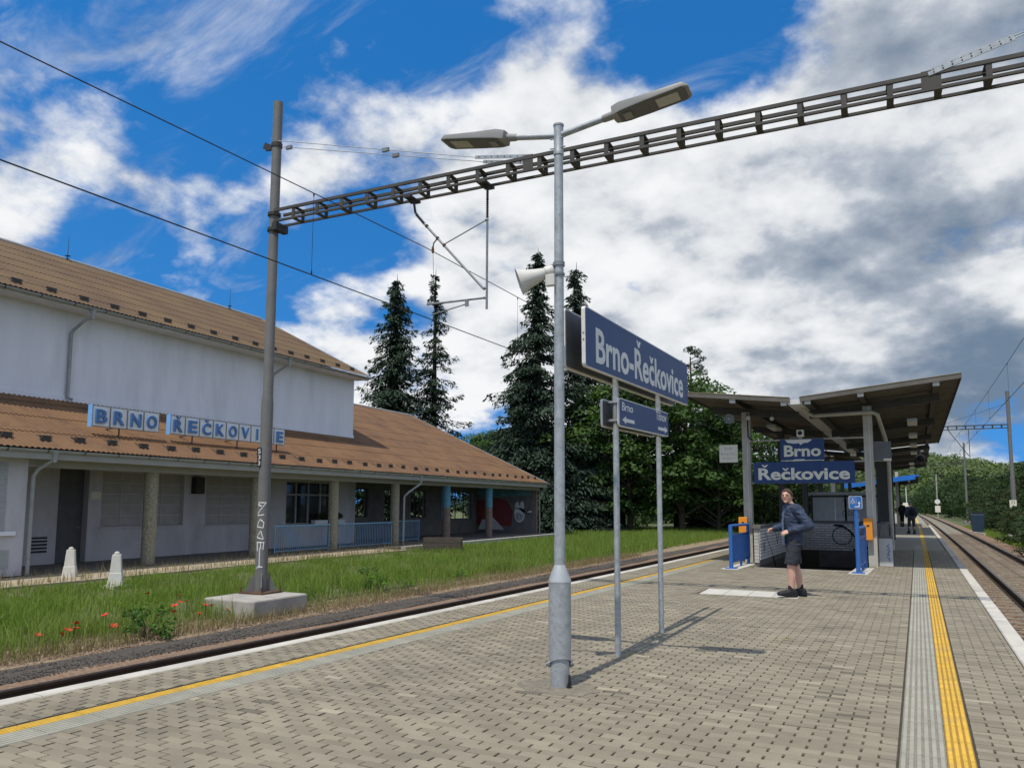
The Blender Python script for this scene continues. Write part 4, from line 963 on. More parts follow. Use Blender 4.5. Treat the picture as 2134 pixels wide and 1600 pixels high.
for yy in (12.62, 30.1): obj('hopper', MB().lathe([(.055, -.22), (.06, -.1), (.10, .06)], 12, (Xg+.06, yy, zg-.12)), M['gutter'], bld, smooth=True)
for yy in (19.4, 28.0):
    c_ = Vector((XE-DU+.1, yy, ZE+mU*DU)); obj('lightning_rod', MB().tube([c_, c_+up*.35, c_+up*1.05], [.018, .014, .005], 6).lathe([(.02, .13), (.11, .16), (.02, .2)], 10, c_), M['guard'], bld)
# railings between the columns
def bld_railing(ya, yb, label, x=-19.45):
    t = thing('arcade_railing', (x, ya, -.3), label, 'railing', 'pale blue railings of the arcade')
    obj('handrail', MB().tube([(x, ya-.05, .70), (x, yb+.05, .70)], .026, 8), M['pale_blue'], t)
    obj('bottom_rail', MB().bar((x, ya, -.20), (x, yb, -.20), .03, .03), M['pale_blue'], t)
    yy = ya; n_ = int((yb-ya)/.115)
    for k in range(n_+1):
        q_ = ya+(yb-ya)*k/n_; r_ = .020 if k in (0, n_) else .011
        obj('baluster', MB().tube([(x, q_, -.3 if k in (0, n_) else -.2), (x, q_, .58), (x+.03, q_, .70)], r_, 6), M['pale_blue'], t)
bld_railing(21.3, 24.3, 'pale blue arcade railing left of the dark doorway, nearest the gantry mast')
bld_railing(24.95, 28.6, 'pale blue arcade railing reaching the downpipe column')
bld_railing(30.6, 32.7, 'short pale blue railing inside the waiting hall', -20.6)
fp = thing('window_plants', (WF+.11, 27.5, .78), 'dark green pot plants in the white window box of the arcade', 'plants')
# rooftop letter signs
def roof_sign(txt, ya, pitch, label):
    n_ = len(txt); X = -20.04; t = thing('rooftop_letter_sign', (X, ya, zlow(X)), label, 'sign', 'letter signs on the lower roof')
    for i, ch_ in enumerate(txt):
        a = ya+i*pitch; b = obj('letter_panel', MB().box(X-.16, X, a+.006, a+pitch-.006, 3.69, 4.29), M['letter_box'], t, bevel=.006)
        fr = MB()
        for q0, q1, z0, z1 in ((a+.006, a+pitch-.006, 3.69, 3.705), (a+.006, a+pitch-.006, 4.275, 4.29), (a+.006, a+.02, 3.705, 4.275), (a+pitch-.02, a+pitch-.006, 3.705, 4.275)): fr.box(X, X+.008, q0, q1, z0, z1)
        obj('panel_rim', fr, M['galv_dark'], b)
        h = .40 if ch_ in 'BRNOEKVIC' else .50; lt = MB()
        put_text(lt, ch_, (X+.022, a+pitch/2, 3.985 if h < .45 else 4.02), (0, 1, 0), (0, 0, 1), None if ch_ == 'I' else .36, h, .022, .028); obj('letter', lt, M['letter_blue'], b)
    obj('side_panel', MB().box(X-.17, X+.01, ya-.012, ya+.004, 3.67, 4.31), M['box_side'], t)
    for k in range(max(2, n_//2)):
        q_ = ya + .9 + k*1.95
        if q_ < ya+n_*pitch: obj('support_leg', MB().box(X-.04, X-.01, q_-.015, q_+.015, zlow(X)-.02, 3.69).bar((X-.15, q_, 3.72), (X-.62, q_, zlow(X-.62)+.02), .03, .03), M['guard'], t)
roof_sign('BRNO', 14.40, .567, 'blue letters BRNO on white boxes above the arcade roof')
roof_sign('ŘEČKOVICE', 17.08, .577, 'blue letters ŘEČKOVICE on white boxes above the arcade roof')

# ------------------------------------------------------------------ platform canopy
TH = -.043
CAN = Vector((0, 19.6, 0))
def canopy(loc, length, label, wings, beams, cols, zoff=0.0, edge_trim=True, colrows=(1.7, 7.7, 13.7, 19.4), blue=False):
    t = thing('platform_canopy', loc, label, 'canopy', None, TH)
    L_ = dict(parent=t, local=True)
    p_, a_ = .27, .045
    for (xa, za, xb, zb) in wings:
        ny = int(length/p_)*4; V = []; F = []
        yy = [0.0]
        for k in range(int(length/p_)):
            y_ = k*p_; yy += [y_+p_*.38, y_+p_*.5, y_+p_*.88, y_+p_]
        zz = [0]+[0, 1, 1, 0]*int(length/p_)
        sh = MB(); n_ = len(yy)
        for (x_, z_) in ((xa, za), (xb, zb)):
            V += [(x_, y_, z_ + zoff - a_ + a_*q_) for y_, q_ in zip(yy, zz)]
        V += [(v[0], v[1], v[2]+.006) for v in V]
        F = [(i, i+1, n_+i+1, n_+i) for i in range(n_-1)] + [(2*n_+i, 3*n_+i, 3*n_+i+1, 2*n_+i+1) for i in range(n_-1)]
        sh.add(V, F); obj('roof_deck', sh, M['deck'], **L_)
        ft = MB(); ft.bar((xa, -.02, za+zoff-.045), (xb, -.02, zb+zoff-.045), .012, .115); obj('front_flashing', ft, M['fascia_blue'] if blue else M['deck'], **L_)
        ft = MB(); ft.bar((xa, -.015, za+zoff+.018), (xb, -.015, zb+zoff+.018), .045, .012); obj('edge_trim', ft, M['deck_edge'], **L_)
        xo, zo = (xa, za) if abs(xa) > abs(xb) else (xb, zb)
        ft = MB(); ft.bar((xo, .0, zo+zoff-.03), (xo, length, zo+zoff-.03), .014, .13); obj('side_flashing', ft, M['deck'], **L_)
    for (x_, z_) in beams:
        z_ += zoff; mb = MB()
        mb.box(x_-.06, x_+.06, .16, length-.1, z_+.055, z_+.07).box(x_-.06, x_+.06, .16, length-.1, z_-.07, z_-.055).box(x_-.012, x_+.012, .16, length-.1, z_-.055, z_+.055)
        b = obj('purlin', mb, M['beam'], **L_)
        e_ = MB().box(x_-.068, x_+.068, .03, .16, z_-.078, z_+.078); o_ = obj('beam_end_cap', e_, M['beam_end'], **L_)
    for r_, yr in enumerate(colrows):
        if yr > length: continue
        for i, x_ in enumerate(cols):
            mb = MB(); w = .105
            for s in (-1, 1): mb.box(x_-w, x_+w, yr+s*.095-.008, yr+s*.095+.008, -.02, 4.02+zoff)
            mb.box(x_-.075, x_+.075, yr-.087, yr+.087, -.02, 4.02+zoff)
            obj('column', mb, M['column'] if r_ == 0 else M['beam'], **L_)
        mb = MB(); xs = [w_[0] for w_ in wings]+[w_[2] for w_ in wings]
        for (xa, za, xb, zb) in wings:
            d_ = .4; xa2, xb2 = (xa+d_, xb-.02) if xa < xb and abs(xa) > abs(xb) else (xa+.02, xb-d_)
            f = lambda x: za+(zb-za)*(x-xa)/(xb-xa)
            mb.bar((xa2, yr, f(xa2)+zoff-.25), (xb2, yr, f(xb2)+zoff-.25), .14, .20)
        obj('rafter', mb, M['beam'], **L_)
    for k in range(int(length/4.5)):
        for x_ in (wings[0][0]*.62, wings[-1][2]*.45):
            mb = MB().box(x_-.12, x_+.12, 3.2+4.5*k, 4.5+4.5*k, 3.74+zoff, 3.82+zoff); obj('strip_light', mb, M['lamp_glass'], **L_)
    return t
WINGS = [(-4.46, 4.43, -1.80, 4.12), (-1.57, 4.12, 1.85, 4.45)]
BEAMS = [(-3.19, 4.17), (-1.95, 4.035), (-1.40, 4.04), (-.22, 4.15), (1.35, 4.30)]
can = canopy(CAN, 20.6, 'grey butterfly-roofed platform canopy over the stairs', WINGS, BEAMS, (-3.17, -.17))
obj('valley_gutter', MB().box(-1.86, -1.52, .05, 20.5, 3.97, 4.0).box(-1.86, -1.84, .05, 20.5, 4.0, 4.10).box(-1.54, -1.52, .05, 20.5, 4.0, 4.10).box(-1.84, -1.54, .05, .07, 4.0, 4.09), M['beam_end'], can, local=True)
obj('drainpipe', MB().tube([(-1.60, .8, 3.98), (-1.55, 1.1, 3.86), (-1.42, 1.45, 3.82), (-.06, 1.45, 3.84), (.06, 1.55, 3.80), (.16, 3.2, 3.35), (.20, 4.2, 3.0), (.20, 4.25, .3)], .052, 12), M['column'], can, local=True, smooth=True)
for z, r_ in ((3.23, .022), (2.63, .018), (2.10, .018)): obj('cross_tube', MB().tube([(-3.07, 1.62, z), (-.27, 1.62, z)], r_, 8), M['column'], can, local=True)
obj('conduit', MB().tube([(-3.12, 1.58, 4.0), (-3.11, 1.58, 3.35), (-3.0, 1.57, 3.24)], .018, 8), M['steel_dark'], can, local=True)
for x_ in (-3.14, -.14): obj('cable', MB().tube([(x_, 1.59, 4.0), (x_+.01, 1.585, .8)], .008, 6), M['white'], can, local=True)
can2 = canopy(CAN+Vector((1.02, 23.8, 0)), 17, 'second farther section of the grey platform canopy', [(-4.3, 4.42, -1.80, 4.12), (-1.57, 4.12, 1.55, 4.40)], [(-3.0, 4.12), (-.22, 4.12), (1.2, 4.25)], (-3.17, -.85), .05, colrows=(2, 8, 14))
can3 = canopy(Vector((2.0, 61, 0)), 14, 'low far canopy with a bright blue front fascia', [(-4.2, 3.0, .85, 3.72)], [(-3.0, 2.9), (.2, 3.3)], (-2.6, -.6), 0, colrows=(2, 8), blue=True)
obj('blue_fascia', MB().bar((-4.2, -.05, 2.92), (.60, -.05, 3.56), .03, .34), M['fascia_blue'], can3, local=True)
# things hung under the canopy (world frame; the front row of columns stands at y 21.3)
YS = 21.10
def flat_sign(name, x0, x1, z0, z1, y, label, m_, cat='sign', th=.03, **kw):
    t = thing(name, ((x0+x1)/2, y, z0), label, cat); b = obj('board', MB().box(x0, x1, y, y+th, z0, z1), m_, t, bevel=.004); return t, b
ex, ez = Vector((1, 0, 0)), Vector((0, 0, 1))
t, b = flat_sign('hanging_name_sign', -2.20, -1.13, 2.655, 3.225, YS, 'blue sign reading Brno with a torn white patch above the word', M['blue'])
obj('lettering', put_text(MB(), 'Brno', (-1.66, YS-.003, 2.92), ex, ez, .90, .30, .002, .03), M['cream'], t)
pt = MB(); pt.poly([(x, YS-.004, z) for x, z in ((-2.08, 3.215), (-2.02, 3.14), (-1.86, 3.11), (-1.74, 3.12), (-1.70, 3.07), (-1.63, 3.12), (-1.52, 3.13), (-1.44, 3.18), (-1.42, 3.215))], (0, -.003, 0)); obj('torn_patch', pt, M['white'], t)
pt = MB(); pt.poly([(x, YS-.004, z) for x, z in ((-2.19, 2.66), (-1.14, 2.66), (-1.14, 2.675), (-1.60, 2.68), (-1.62, 2.70), (-1.86, 2.70), (-1.9, 2.68), (-2.19, 2.675))], (0, -.003, 0)); obj('torn_patch', pt, M['white'], t)
t = thing('hanging_name_sign', (-1.66, YS, 2.08), 'wide blue sign reading Řečkovice between the canopy columns', 'sign')
for k in range(3): obj('board', MB().box(-2.89+k*.82+.003, -2.89+(k+1)*.82-.003, YS, YS+.03, 2.08, 2.64), M['blue'], t, bevel=.004)
obj('lettering', put_text(MB(), 'Řečkovice', (-1.66, YS-.003, 2.37), ex, ez, 2.22, .40, .002, .03), M['cream'], t)
t, b = flat_sign('track_sign', -3.77, -3.29, 2.655, 3.13, YS, 'cream sign with faded lettering Směr Brno Kolej 1 beside the left column', M['cream'])
tx_ = MB()
for s_, z, w in (('Směr', 3.03, .22), ('Brno hl.n.', 2.89, .40), ('Kolej 1', 2.76, .30)): put_text(tx_, s_, (-3.53, YS-.002, z), ex, ez, w, .075, .001, .0)
obj('lettering', tx_, mat('faded_ink', (.42, .36, .30), .8, .2, 10), t)
t = thing('display_box', (.18, 21.35, 2.62), 'dark-faced display box on the right canopy column', 'display', None, .22)
obj('case', MB().box(-.24, .24, -.0, .17, .01, .50), M['cream'], t, local=True, bevel=.008)
obj('screen', MB().box(-.205, .235, -.012, .0, .015, .495), M['board_back'], t, local=True)
obj('label_plate', MB().box(.05, .23, -.016, -.012, .02, .07), M['cream'], t, local=True)
obj('bracket', MB().box(-.36, -.24, .03, .08, .1, .4), M['column'], t, local=True)
t = thing('camera_box', (-1.70, 21.2, 3.24), 'small white camera box above the Brno sign', 'camera')
obj('housing', MB().box(-1.79, -1.62, 21.12, 21.36, 3.29, 3.47), M['cream'], t, bevel=.008); obj('lens', MB().lathe([(.055, 0), (.055, .01), (.0, .012)], 16, (-1.705, 21.115, 3.385), (0, -1, 0)), M['black'], t)
obj('mount', MB().box(-1.75, -1.66, 21.18, 21.24, 3.22, 3.29), M['column'], t)
t = thing('round_loudspeaker', (-3.42, 20.9, 3.72), 'round grey loudspeaker under the left canopy wing', 'loudspeaker')
obj('housing', MB().lathe([(.0, -.10), (.08, -.10), (.12, -.03), (.135, .0), (.135, .02), (.11, .02), (.10, -.01), (.0, -.015)], 20, (-3.44, 20.8, 3.80), (0, -1, 0)), M['galv_dark'], t, smooth=True); obj('cone', MB().lathe([(.025, 0), (.02, .012), (.0, .015)], 10, (-3.44, 20.79, 3.80), (0, -1, 0)), M['horn'], t)
obj('bracket', MB().bar((-3.44, 20.9, 3.80), (-3.2, 21.25, 3.80), .03, .03), M['galv_dark'], t)
t = thing('dome_loudspeaker', (2.0, 40.4, 3.7), 'black dome hanging below the far end of the canopy', 'loudspeaker'); obj('dome', MB().ell((1.98, 40.4, 3.72), .22, .22, .20, 14, 8), M['black'], t, smooth=True); obj('stem', MB().tube([(1.98, 40.4, 3.85), (1.98, 40.4, 4.2)], .03, 8), M['steel_dark'], t)
t = thing('spot_lamp', (-2.9, 21.1, 3.8), 'small round cream spot lamp beside the left canopy column', 'lamp'); obj('head', MB().lathe([(.0, -.06), (.04, -.05), (.055, .0), (.05, .01), (.0, .012)], 12, (-2.98, 21.0, 3.82), (0, -1, 0)), M['horn'], t, smooth=True); obj('arm', MB().bar((-2.98, 21.02, 3.82), (-3.05, 21.28, 3.86), .02, .02), M['galv_dark'], t)
t = thing('spot_lamp', (-2.3, 21.1, 3.8), 'small round cream spot lamp under the middle of the left canopy wing', 'lamp'); obj('head', MB().lathe([(.0, -.06), (.04, -.05), (.055, .0), (.05, .01), (.0, .012)], 12, (-2.40, 21.2, 3.80), (0, -1, 0)), M['horn'], t, smooth=True); obj('arm', MB().bar((-2.40, 21.24, 3.82), (-2.40, 21.3, 4.0), .02, .02), M['galv_dark'], t)
# ticket machines on the columns
def validator(x0, x1, y, z0, z1, label):
    t = thing('ticket_machine', ((x0+x1)/2, y, z0), label, 'ticket machine', 'orange ticket machines on the columns')
    obj('case', MB().box(x0, x1, y, y+.12, z0, z1), M['orange'], t, bevel=.01); obj('slot', MB().box((x0+x1)/2-.03, (x0+x1)/2+.03, y-.006, y, z0+(z1-z0)*.62, z0+(z1-z0)*.70), M['black'], t)
    obj('bracket', MB().box((x0+x1)/2-.04, (x0+x1)/2+.04, y+.12, y+.2, z0+.1, z1-.1), M['steel_dark'], t)
validator(-3.30, -3.08, 21.02, .78, 1.20, 'orange ticket machine on the left canopy column behind the railing')
validator(-.29, -.09, 21.02, .66, 1.20, 'taller orange ticket machine on the right canopy column')

# ------------------------------------------------------------------ stairwell down to the subway
SWO = Vector((-1.53, 19.62, 0)); HW, PLN = 1.21, 8.70
sw = thing('stairwell', SWO, 'brick-walled stairwell going down below the platform', 'stairwell', None, TH)
SL = dict(parent=sw, local=True)
obj('side_wall', MB().box(-HW-.13, -HW-.004, .75, PLN, -.02, .92), M['concrete_dark'], **SL)
obj('side_wall', MB().box(1.375, 1.515, 2.25, PLN, -.02, .92), M['concrete_dark'], **SL)
obj('back_wall', MB().box(-HW-.13, 1.515, PLN+.002, PLN+.16, -.02, .92), M['concrete_dark'], **SL)
obj('coping', MB().box(-HW-.16, -HW+.04, .74, PLN+.2, .92, 1.0).box(-HW+.042, 1.54, PLN-.03, PLN+.2, .92, 1.0).box(1.35, 1.54, 2.24, PLN-.032, .92, 1.0), M['concrete_dark'], **SL)
bl, bh = .25, .0805
def brickwork(name, org, eu, n, length, z0_, z1_):
    org, eu, n = Vector(org), Vector(eu), Vector(n); r_ = 0; z = z0_; mb = MB(); cnt = 0
    while z < z1_-.02:
        u_ = -(r_ % 2)*bl/2
        while u_ < length-.01:
            a, b = max(u_, 0)+.006, min(u_+bl, length)-.006
            if b-a > .03:
                zz1 = min(z+bh, z1_); c_ = org + eu*((a+b)/2) + up*((z+zz1)/2) + n*(.008+random.uniform(-.002, .003))
                mb.obox(c_, eu*((b-a)/2), n*.012, up*((zz1-z)/2-.009)); cnt += 1
            u_ += bl
        z += bh; r_ += 1
    o = obj(name, mb, M['brick'], kind='stuff', **SL); a = o.data.attributes.new('tone', 'FLOAT', 'FACE'); a.data.foreach_set('value', np.repeat(RNG.random(cnt), 6).astype(np.float32)); return o
brickwork('brick_facing', (-HW-.004, .78, 0), (0, 1, 0), (1, 0, 0), PLN-.80, .12, .92)
brickwork('brick_facing', (-HW+.02, PLN, 0), (1, 0, 0), (0, -1, 0), 2*HW+.12, .0, .92)
brickwork('brick_facing', (1.375, 2.26, 0), (0, 1, 0), (-1, 0, 0), PLN-2.28, .05, .92)
q = MB()
for k in range(9): q.box(-HW-.125, -HW-.01, .735, .75, .06+k*.085, .135+k*.085)
obj('quoin_bricks', q, M['edge'], kind='stuff', **SL)
obj('lintel', MB().box(-HW, 1.375, PLN-.02, PLN, -.55, -.002), M['concrete_dark'], **SL)
obj('pit_lining', MB().box(-HW-.12, -HW-.005, 0, 13.5, -3.4, -.02), M['tile_teal'], **SL)
obj('pit_lining', MB().box(HW+.005, HW+.12, 0, 13.5, -3.4, -.02), M['tile_teal'], **SL)
obj('pit_lining', MB().box(-HW, HW, 13.4, 13.5, -3.4, -.96), M['concrete_dark'], **SL)
obj('pit_ceiling', MB().box(-HW, HW, PLN+.17, 13.4, -1.05, -.96), M['concrete_dark'], **SL)
obj('front_nosing', MB().box(-HW, HW, -.11, .01, -.2, .004), M['concrete'], **SL)
for k in range(18): obj('step', MB().box(-HW, HW, .01+k*.32, .01+(k+1)*.32+.02, -.17*(k+1)-.25, -.17*(k+1)), M['concrete_dark'], **SL)
obj('pit_floor', MB().box(-HW, HW, 5.7, 13.4, -3.4, -3.2), M['concrete_dark'], **SL)
def arc(cx, cz, rx, rz, a0, a1, n_=14): return [(cx+rx*math.cos(R(a0+(a1-a0)*i/n_)), cz+rz*math.sin(R(a0+(a1-a0)*i/n_))) for i in range(n_+1)]
gf = MB()
for path, w in ((arc(.10, .50, .30, .30, 20, 380), .016), ([(-.15, .86), (.12, .84), (.35, .66), (.52, .42), (.62, .16), (.66, .04)], .034), (arc(.60, .46, .42, .42, 110, -80, 18), .028), ([(.42, .04), (.62, .02), (.80, .06), (.92, .16)], .038)):
    gf.tube([(x, PLN-.026, z) for x, z in path], w, 6)
obj('graffiti', gf, M['black'], label='looping black spray line on the back wall', **SL)
gf = MB()
for path in ([(1.5, .80), (1.95, .55), (2.5, .25), (3.2, -.25)], [(1.2, .55), (1.3, .3), (1.5, .6), (1.5, .35)], [(3.2, .75), (3.5, .45), (3.8, .7)]): gf.tube([(-HW+.012, y_, z_) for y_, z_ in path], .013, 5)
obj('graffiti', gf, M['black'], **SL)
wb = thing('white_concrete_box', (.18, 21.65, 0), 'white concrete box with a blue graffiti tag at the end of the stairwell wall', 'concrete box')
obj('body', MB().box(.03, .345, 21.50, 21.83, 0, .70), mat('white_render', (.50, .50, .50), .9, .08, 4, .2, 50, dirt=((.33, .32, .31), 4, .6, .5)), wb, bevel=.008); obj('lid', MB().box(.015, .36, 21.485, 21.835, .70, .745), M['concrete_dark'], wb)
gf = MB()
for path in ([(.27, .56), (.22, .50), (.27, .47), (.25, .40), (.20, .42)], [(.29, .40), (.24, .33), (.27, .27), (.21, .30)], [(.21, .24), (.26, .20), (.27, .13)]): gf.tube([(x, 21.496, z) for x, z in path], .011, 5)
obj('graffiti', gf, M['spray_blue'], wb)
# blue guard rails
def guard(a, b, ztop, label, tall=None):
    a, b = Vector(a), Vector(b); d = (b-a).normalized(); w = Vector((d.y, -d.x, 0))
    t = thing('guard_rail', a, label, 'railing', 'blue stair guard rails')
    obj('post', MB().tube([a, a+up*(tall or ztop)], .048, 12), M['blue_paint'], t, smooth=True)
    obj('post', MB().tube([b, b+up*ztop], .04, 10), M['blue_paint'], t, smooth=True)
    m_ = a.lerp(b, .55); obj('post', MB().tube([m_, m_+up*.25], .03, 8), M['blue_paint'], t)
    obj('handrail', MB().tube([a+up*(ztop-.02), b+up*(ztop-.02)], .036, 10), M['blue_paint'], t)
    for z in (.16, ztop-.24): obj('rail', MB().bar(a+up*z, b+up*z, .03, .045), M['blue_paint'], t)
    n_ = int((b-a).length/.11)
    for k in range(1, n_): p_ = a.lerp(b, k/n_); obj('baluster', MB().bar(p_+up*.18, p_+up*(ztop-.26), .022, .05, d), M['blue_paint'], t)
    obj('foot_plate', MB().obox(a+up*.016, w*.13, d*.11, up*.012), M['blue_paint'], t)
    obj('plinth', MB().obox(a.lerp(b, .42)+up*.0, w*.20, (b-a)*.56, up*.010), M['slab'], t)
guard((-3.17, 18.95, 0), (-3.03, 20.75, 0), 1.04, 'blue guard rail left of the stairs')
guard((-.40, 18.95, 0), (-.27, 20.75, 0), 1.02, 'blue guard rail right of the stairs under the wheelchair sign', 1.46)
t = thing('wheelchair_sign', (-.40, 18.9, 1.44), 'small blue wheelchair sign with a bent arrow on the right rail post', 'sign')
c_ = Vector((-.405, 18.885, 1.58)); b = MB(); b.poly(rrect(c_, ex, ez, .275, .285, .03), (0, .012, 0)); obj('rim', b, M['white'], t)
b = MB(); b.poly(rrect(c_ - Vector((0, .001, 0)), ex, ez, .258, .268, .024), (0, -.002, 0)); obj('plate', b, M['blue_paint'], t)
ys_ = c_.y-.006; ic = c_ + Vector((-.045, 0, .035))
b = MB(); k_ = rrect(Vector((ic.x, ys_, ic.z)), ex, ez, .125, .125, .01)
for p, q_ in zip(k_, k_[1:]+k_[:1]): b.tube([p, q_], .0022, 4)
b.lathe([(.011, 0), (.011, .003), (.0, .003)], 10, (ic.x-.010, ys_, ic.z+.040), (0, -1, 0))
b.tube([(ic.x-.008, ys_, ic.z+.028), (ic.x-.004, ys_, ic.z-.004), (ic.x+.022, ys_, ic.z-.004), (ic.x+.034, ys_, ic.z-.034), (ic.x+.044, ys_, ic.z-.030)], .0052, 6); b.tube([(ic.x-.006, ys_, ic.z+.014), (ic.x+.018, ys_, ic.z+.012)], .004, 5)
b.tube([(ic.x-.006+.030*math.cos(R(a)), ys_, ic.z-.018+.030*math.sin(R(a))) for a in range(110, 345, 15)], .0045, 6); obj('wheelchair_symbol', b, M['white'], t)
b = MB(); b.poly([(c_.x+a, ys_, c_.z+q_) for a, q_ in ((-.02, -.105), (.085, -.105), (.085, -.02), (.105, -.02), (.075, .02), (.045, -.02), (.065, -.02), (.065, -.085), (-.02, -.085))], (0, -.002, 0)); obj('arrow', b, M['white'], t)
# shelter behind the stairs
shl = thing('waiting_shelter', (-.9, 34.5, 0), 'grey panelled waiting shelter behind the stairwell', 'shelter')
for k in range(3): obj('panel', MB().box(-2.35+k*.86+.01, -2.35+(k+1)*.86-.01, 34.0, 34.05, .62, 1.86), M['panel_grey'], shl, bevel=.004)
obj('rail', MB().box(-2.40, .25, 33.98, 34.07, 1.86, 1.93).box(-2.40, .25, 33.98, 34.07, .54, .62), M['steel_dark'], shl); obj('roof_slab', MB().box(-2.6, .40, 33.8, 37, 1.95, 2.06), M['panel_grey'], shl)
for x_ in (-2.38, -1.1, .20): obj('post', MB().box(x_-.04, x_+.04, 34.0, 34.08, 0, 1.95), M['steel_dark'], shl)
obj('lower_panel', MB().box(-2.35, .2, 34.01, 34.04, .02, .54), M['concrete_dark'], shl)
gf = MB()
for path in ([(-1.20, 1.75), (-1.05, 1.60), (-1.15, 1.5), (-.95, 1.55), (-1.0, 1.75), (-.85, 1.5)], arc(-1.15, 1.2, .08, .10, 0, 360, 10), arc(-.95, 1.22, .07, .10, 90, 400, 10), [(-.82, 1.1), (-.82, 1.35), (-.7, 1.1), (-.68, 1.35)]): gf.tube([(x, 33.995, z) for x, z in path], .010, 4)
obj('graffiti', gf, M['steel_dark'], shl)

# ------------------------------------------------------------------ people
def fuse(mb, voxel, smooth=4):
    me = bpy.data.meshes.new('tmp'); me.from_pydata(mb.v, [], mb.f)
    bm = bmesh.new(); bm.from_mesh(me); bmesh.ops.recalc_face_normals(bm, faces=bm.faces); bm.to_mesh(me); bm.free()
    o = bpy.data.objects.new('tmp', me); COL.objects.link(o)
    r_ = o.modifiers.new('r', 'REMESH'); r_.mode = 'VOXEL'; r_.voxel_size = voxel
    s_ = o.modifiers.new('s', 'SMOOTH'); s_.factor = .5; s_.iterations = smooth
    bpy.context.view_layer.update()
    out = bpy.data.meshes.new_from_object(o.evaluated_get(bpy.context.evaluated_depsgraph_get())); bpy.data.objects.remove(o); bpy.data.meshes.remove(me); return out
def limb(mb, pts, rs, n=12):
    P = [Vector(p) for p in pts]; fine, fr = [], []
    for i in range(len(P)-1):
        for k in range(5): fine.append(P[i].lerp(P[i+1], k/5)); fr.append(rs[i]+(rs[i+1]-rs[i])*k/5)
    fine.append(P[-1]); fr.append(rs[-1]); mb.tube(fine, fr, n)
    for p, r_ in zip(P, rs): mb.ell(p, r_*.99, r_*.99, r_*.99, n, 8)
def hand(mb, wrist, dirn, palm_n, side, curl=1.0, s=1.0):
    """palm plus five curled fingers; dirn = along the hand, palm_n = palm facing, side = towards the thumb"""
    d, n_, sd2 = Vector(dirn).normalized(), Vector(palm_n).normalized(), Vector(side).normalized(); w = Vector(wrist)
    Mx = Matrix((sd2, n_, d)).transposed(); mb.ell(w + d*.045*s, .040*s, .017*s, .055*s, 12, 8, Mx)
    for i, (off, L_) in enumerate(((.030, .070), (.010, .078), (-.010, .073), (-.029, .058))):
        b_ = w + d*.085*s + sd2*off*s; a1 = .5*curl; a2 = 1.5*curl; a3 = 2.3*curl; l1, l2, l3 = L_*.45*s, L_*.32*s, L_*.25*s
        f = lambda a: d*math.cos(a) + n_*math.sin(a)
        p1 = b_ + f(a1)*l1; p2 = p1 + f(a2)*l2; p3 = p2 + f(a3)*l3; limb(mb, [b_-d*.02*s, b_, p1, p2, p3], [.010*s, .0098*s, .0092*s, .0088*s, .0075*s], 8)
    b_ = w + d*.025*s + sd2*.036*s; limb(mb, [b_-sd2*.015*s, b_+sd2*.016*s+d*.028*s+n_*.012*s, b_+sd2*.008*s+d*.055*s+n_*.026*s], [.012*s, .0105*s, .008*s], 8)
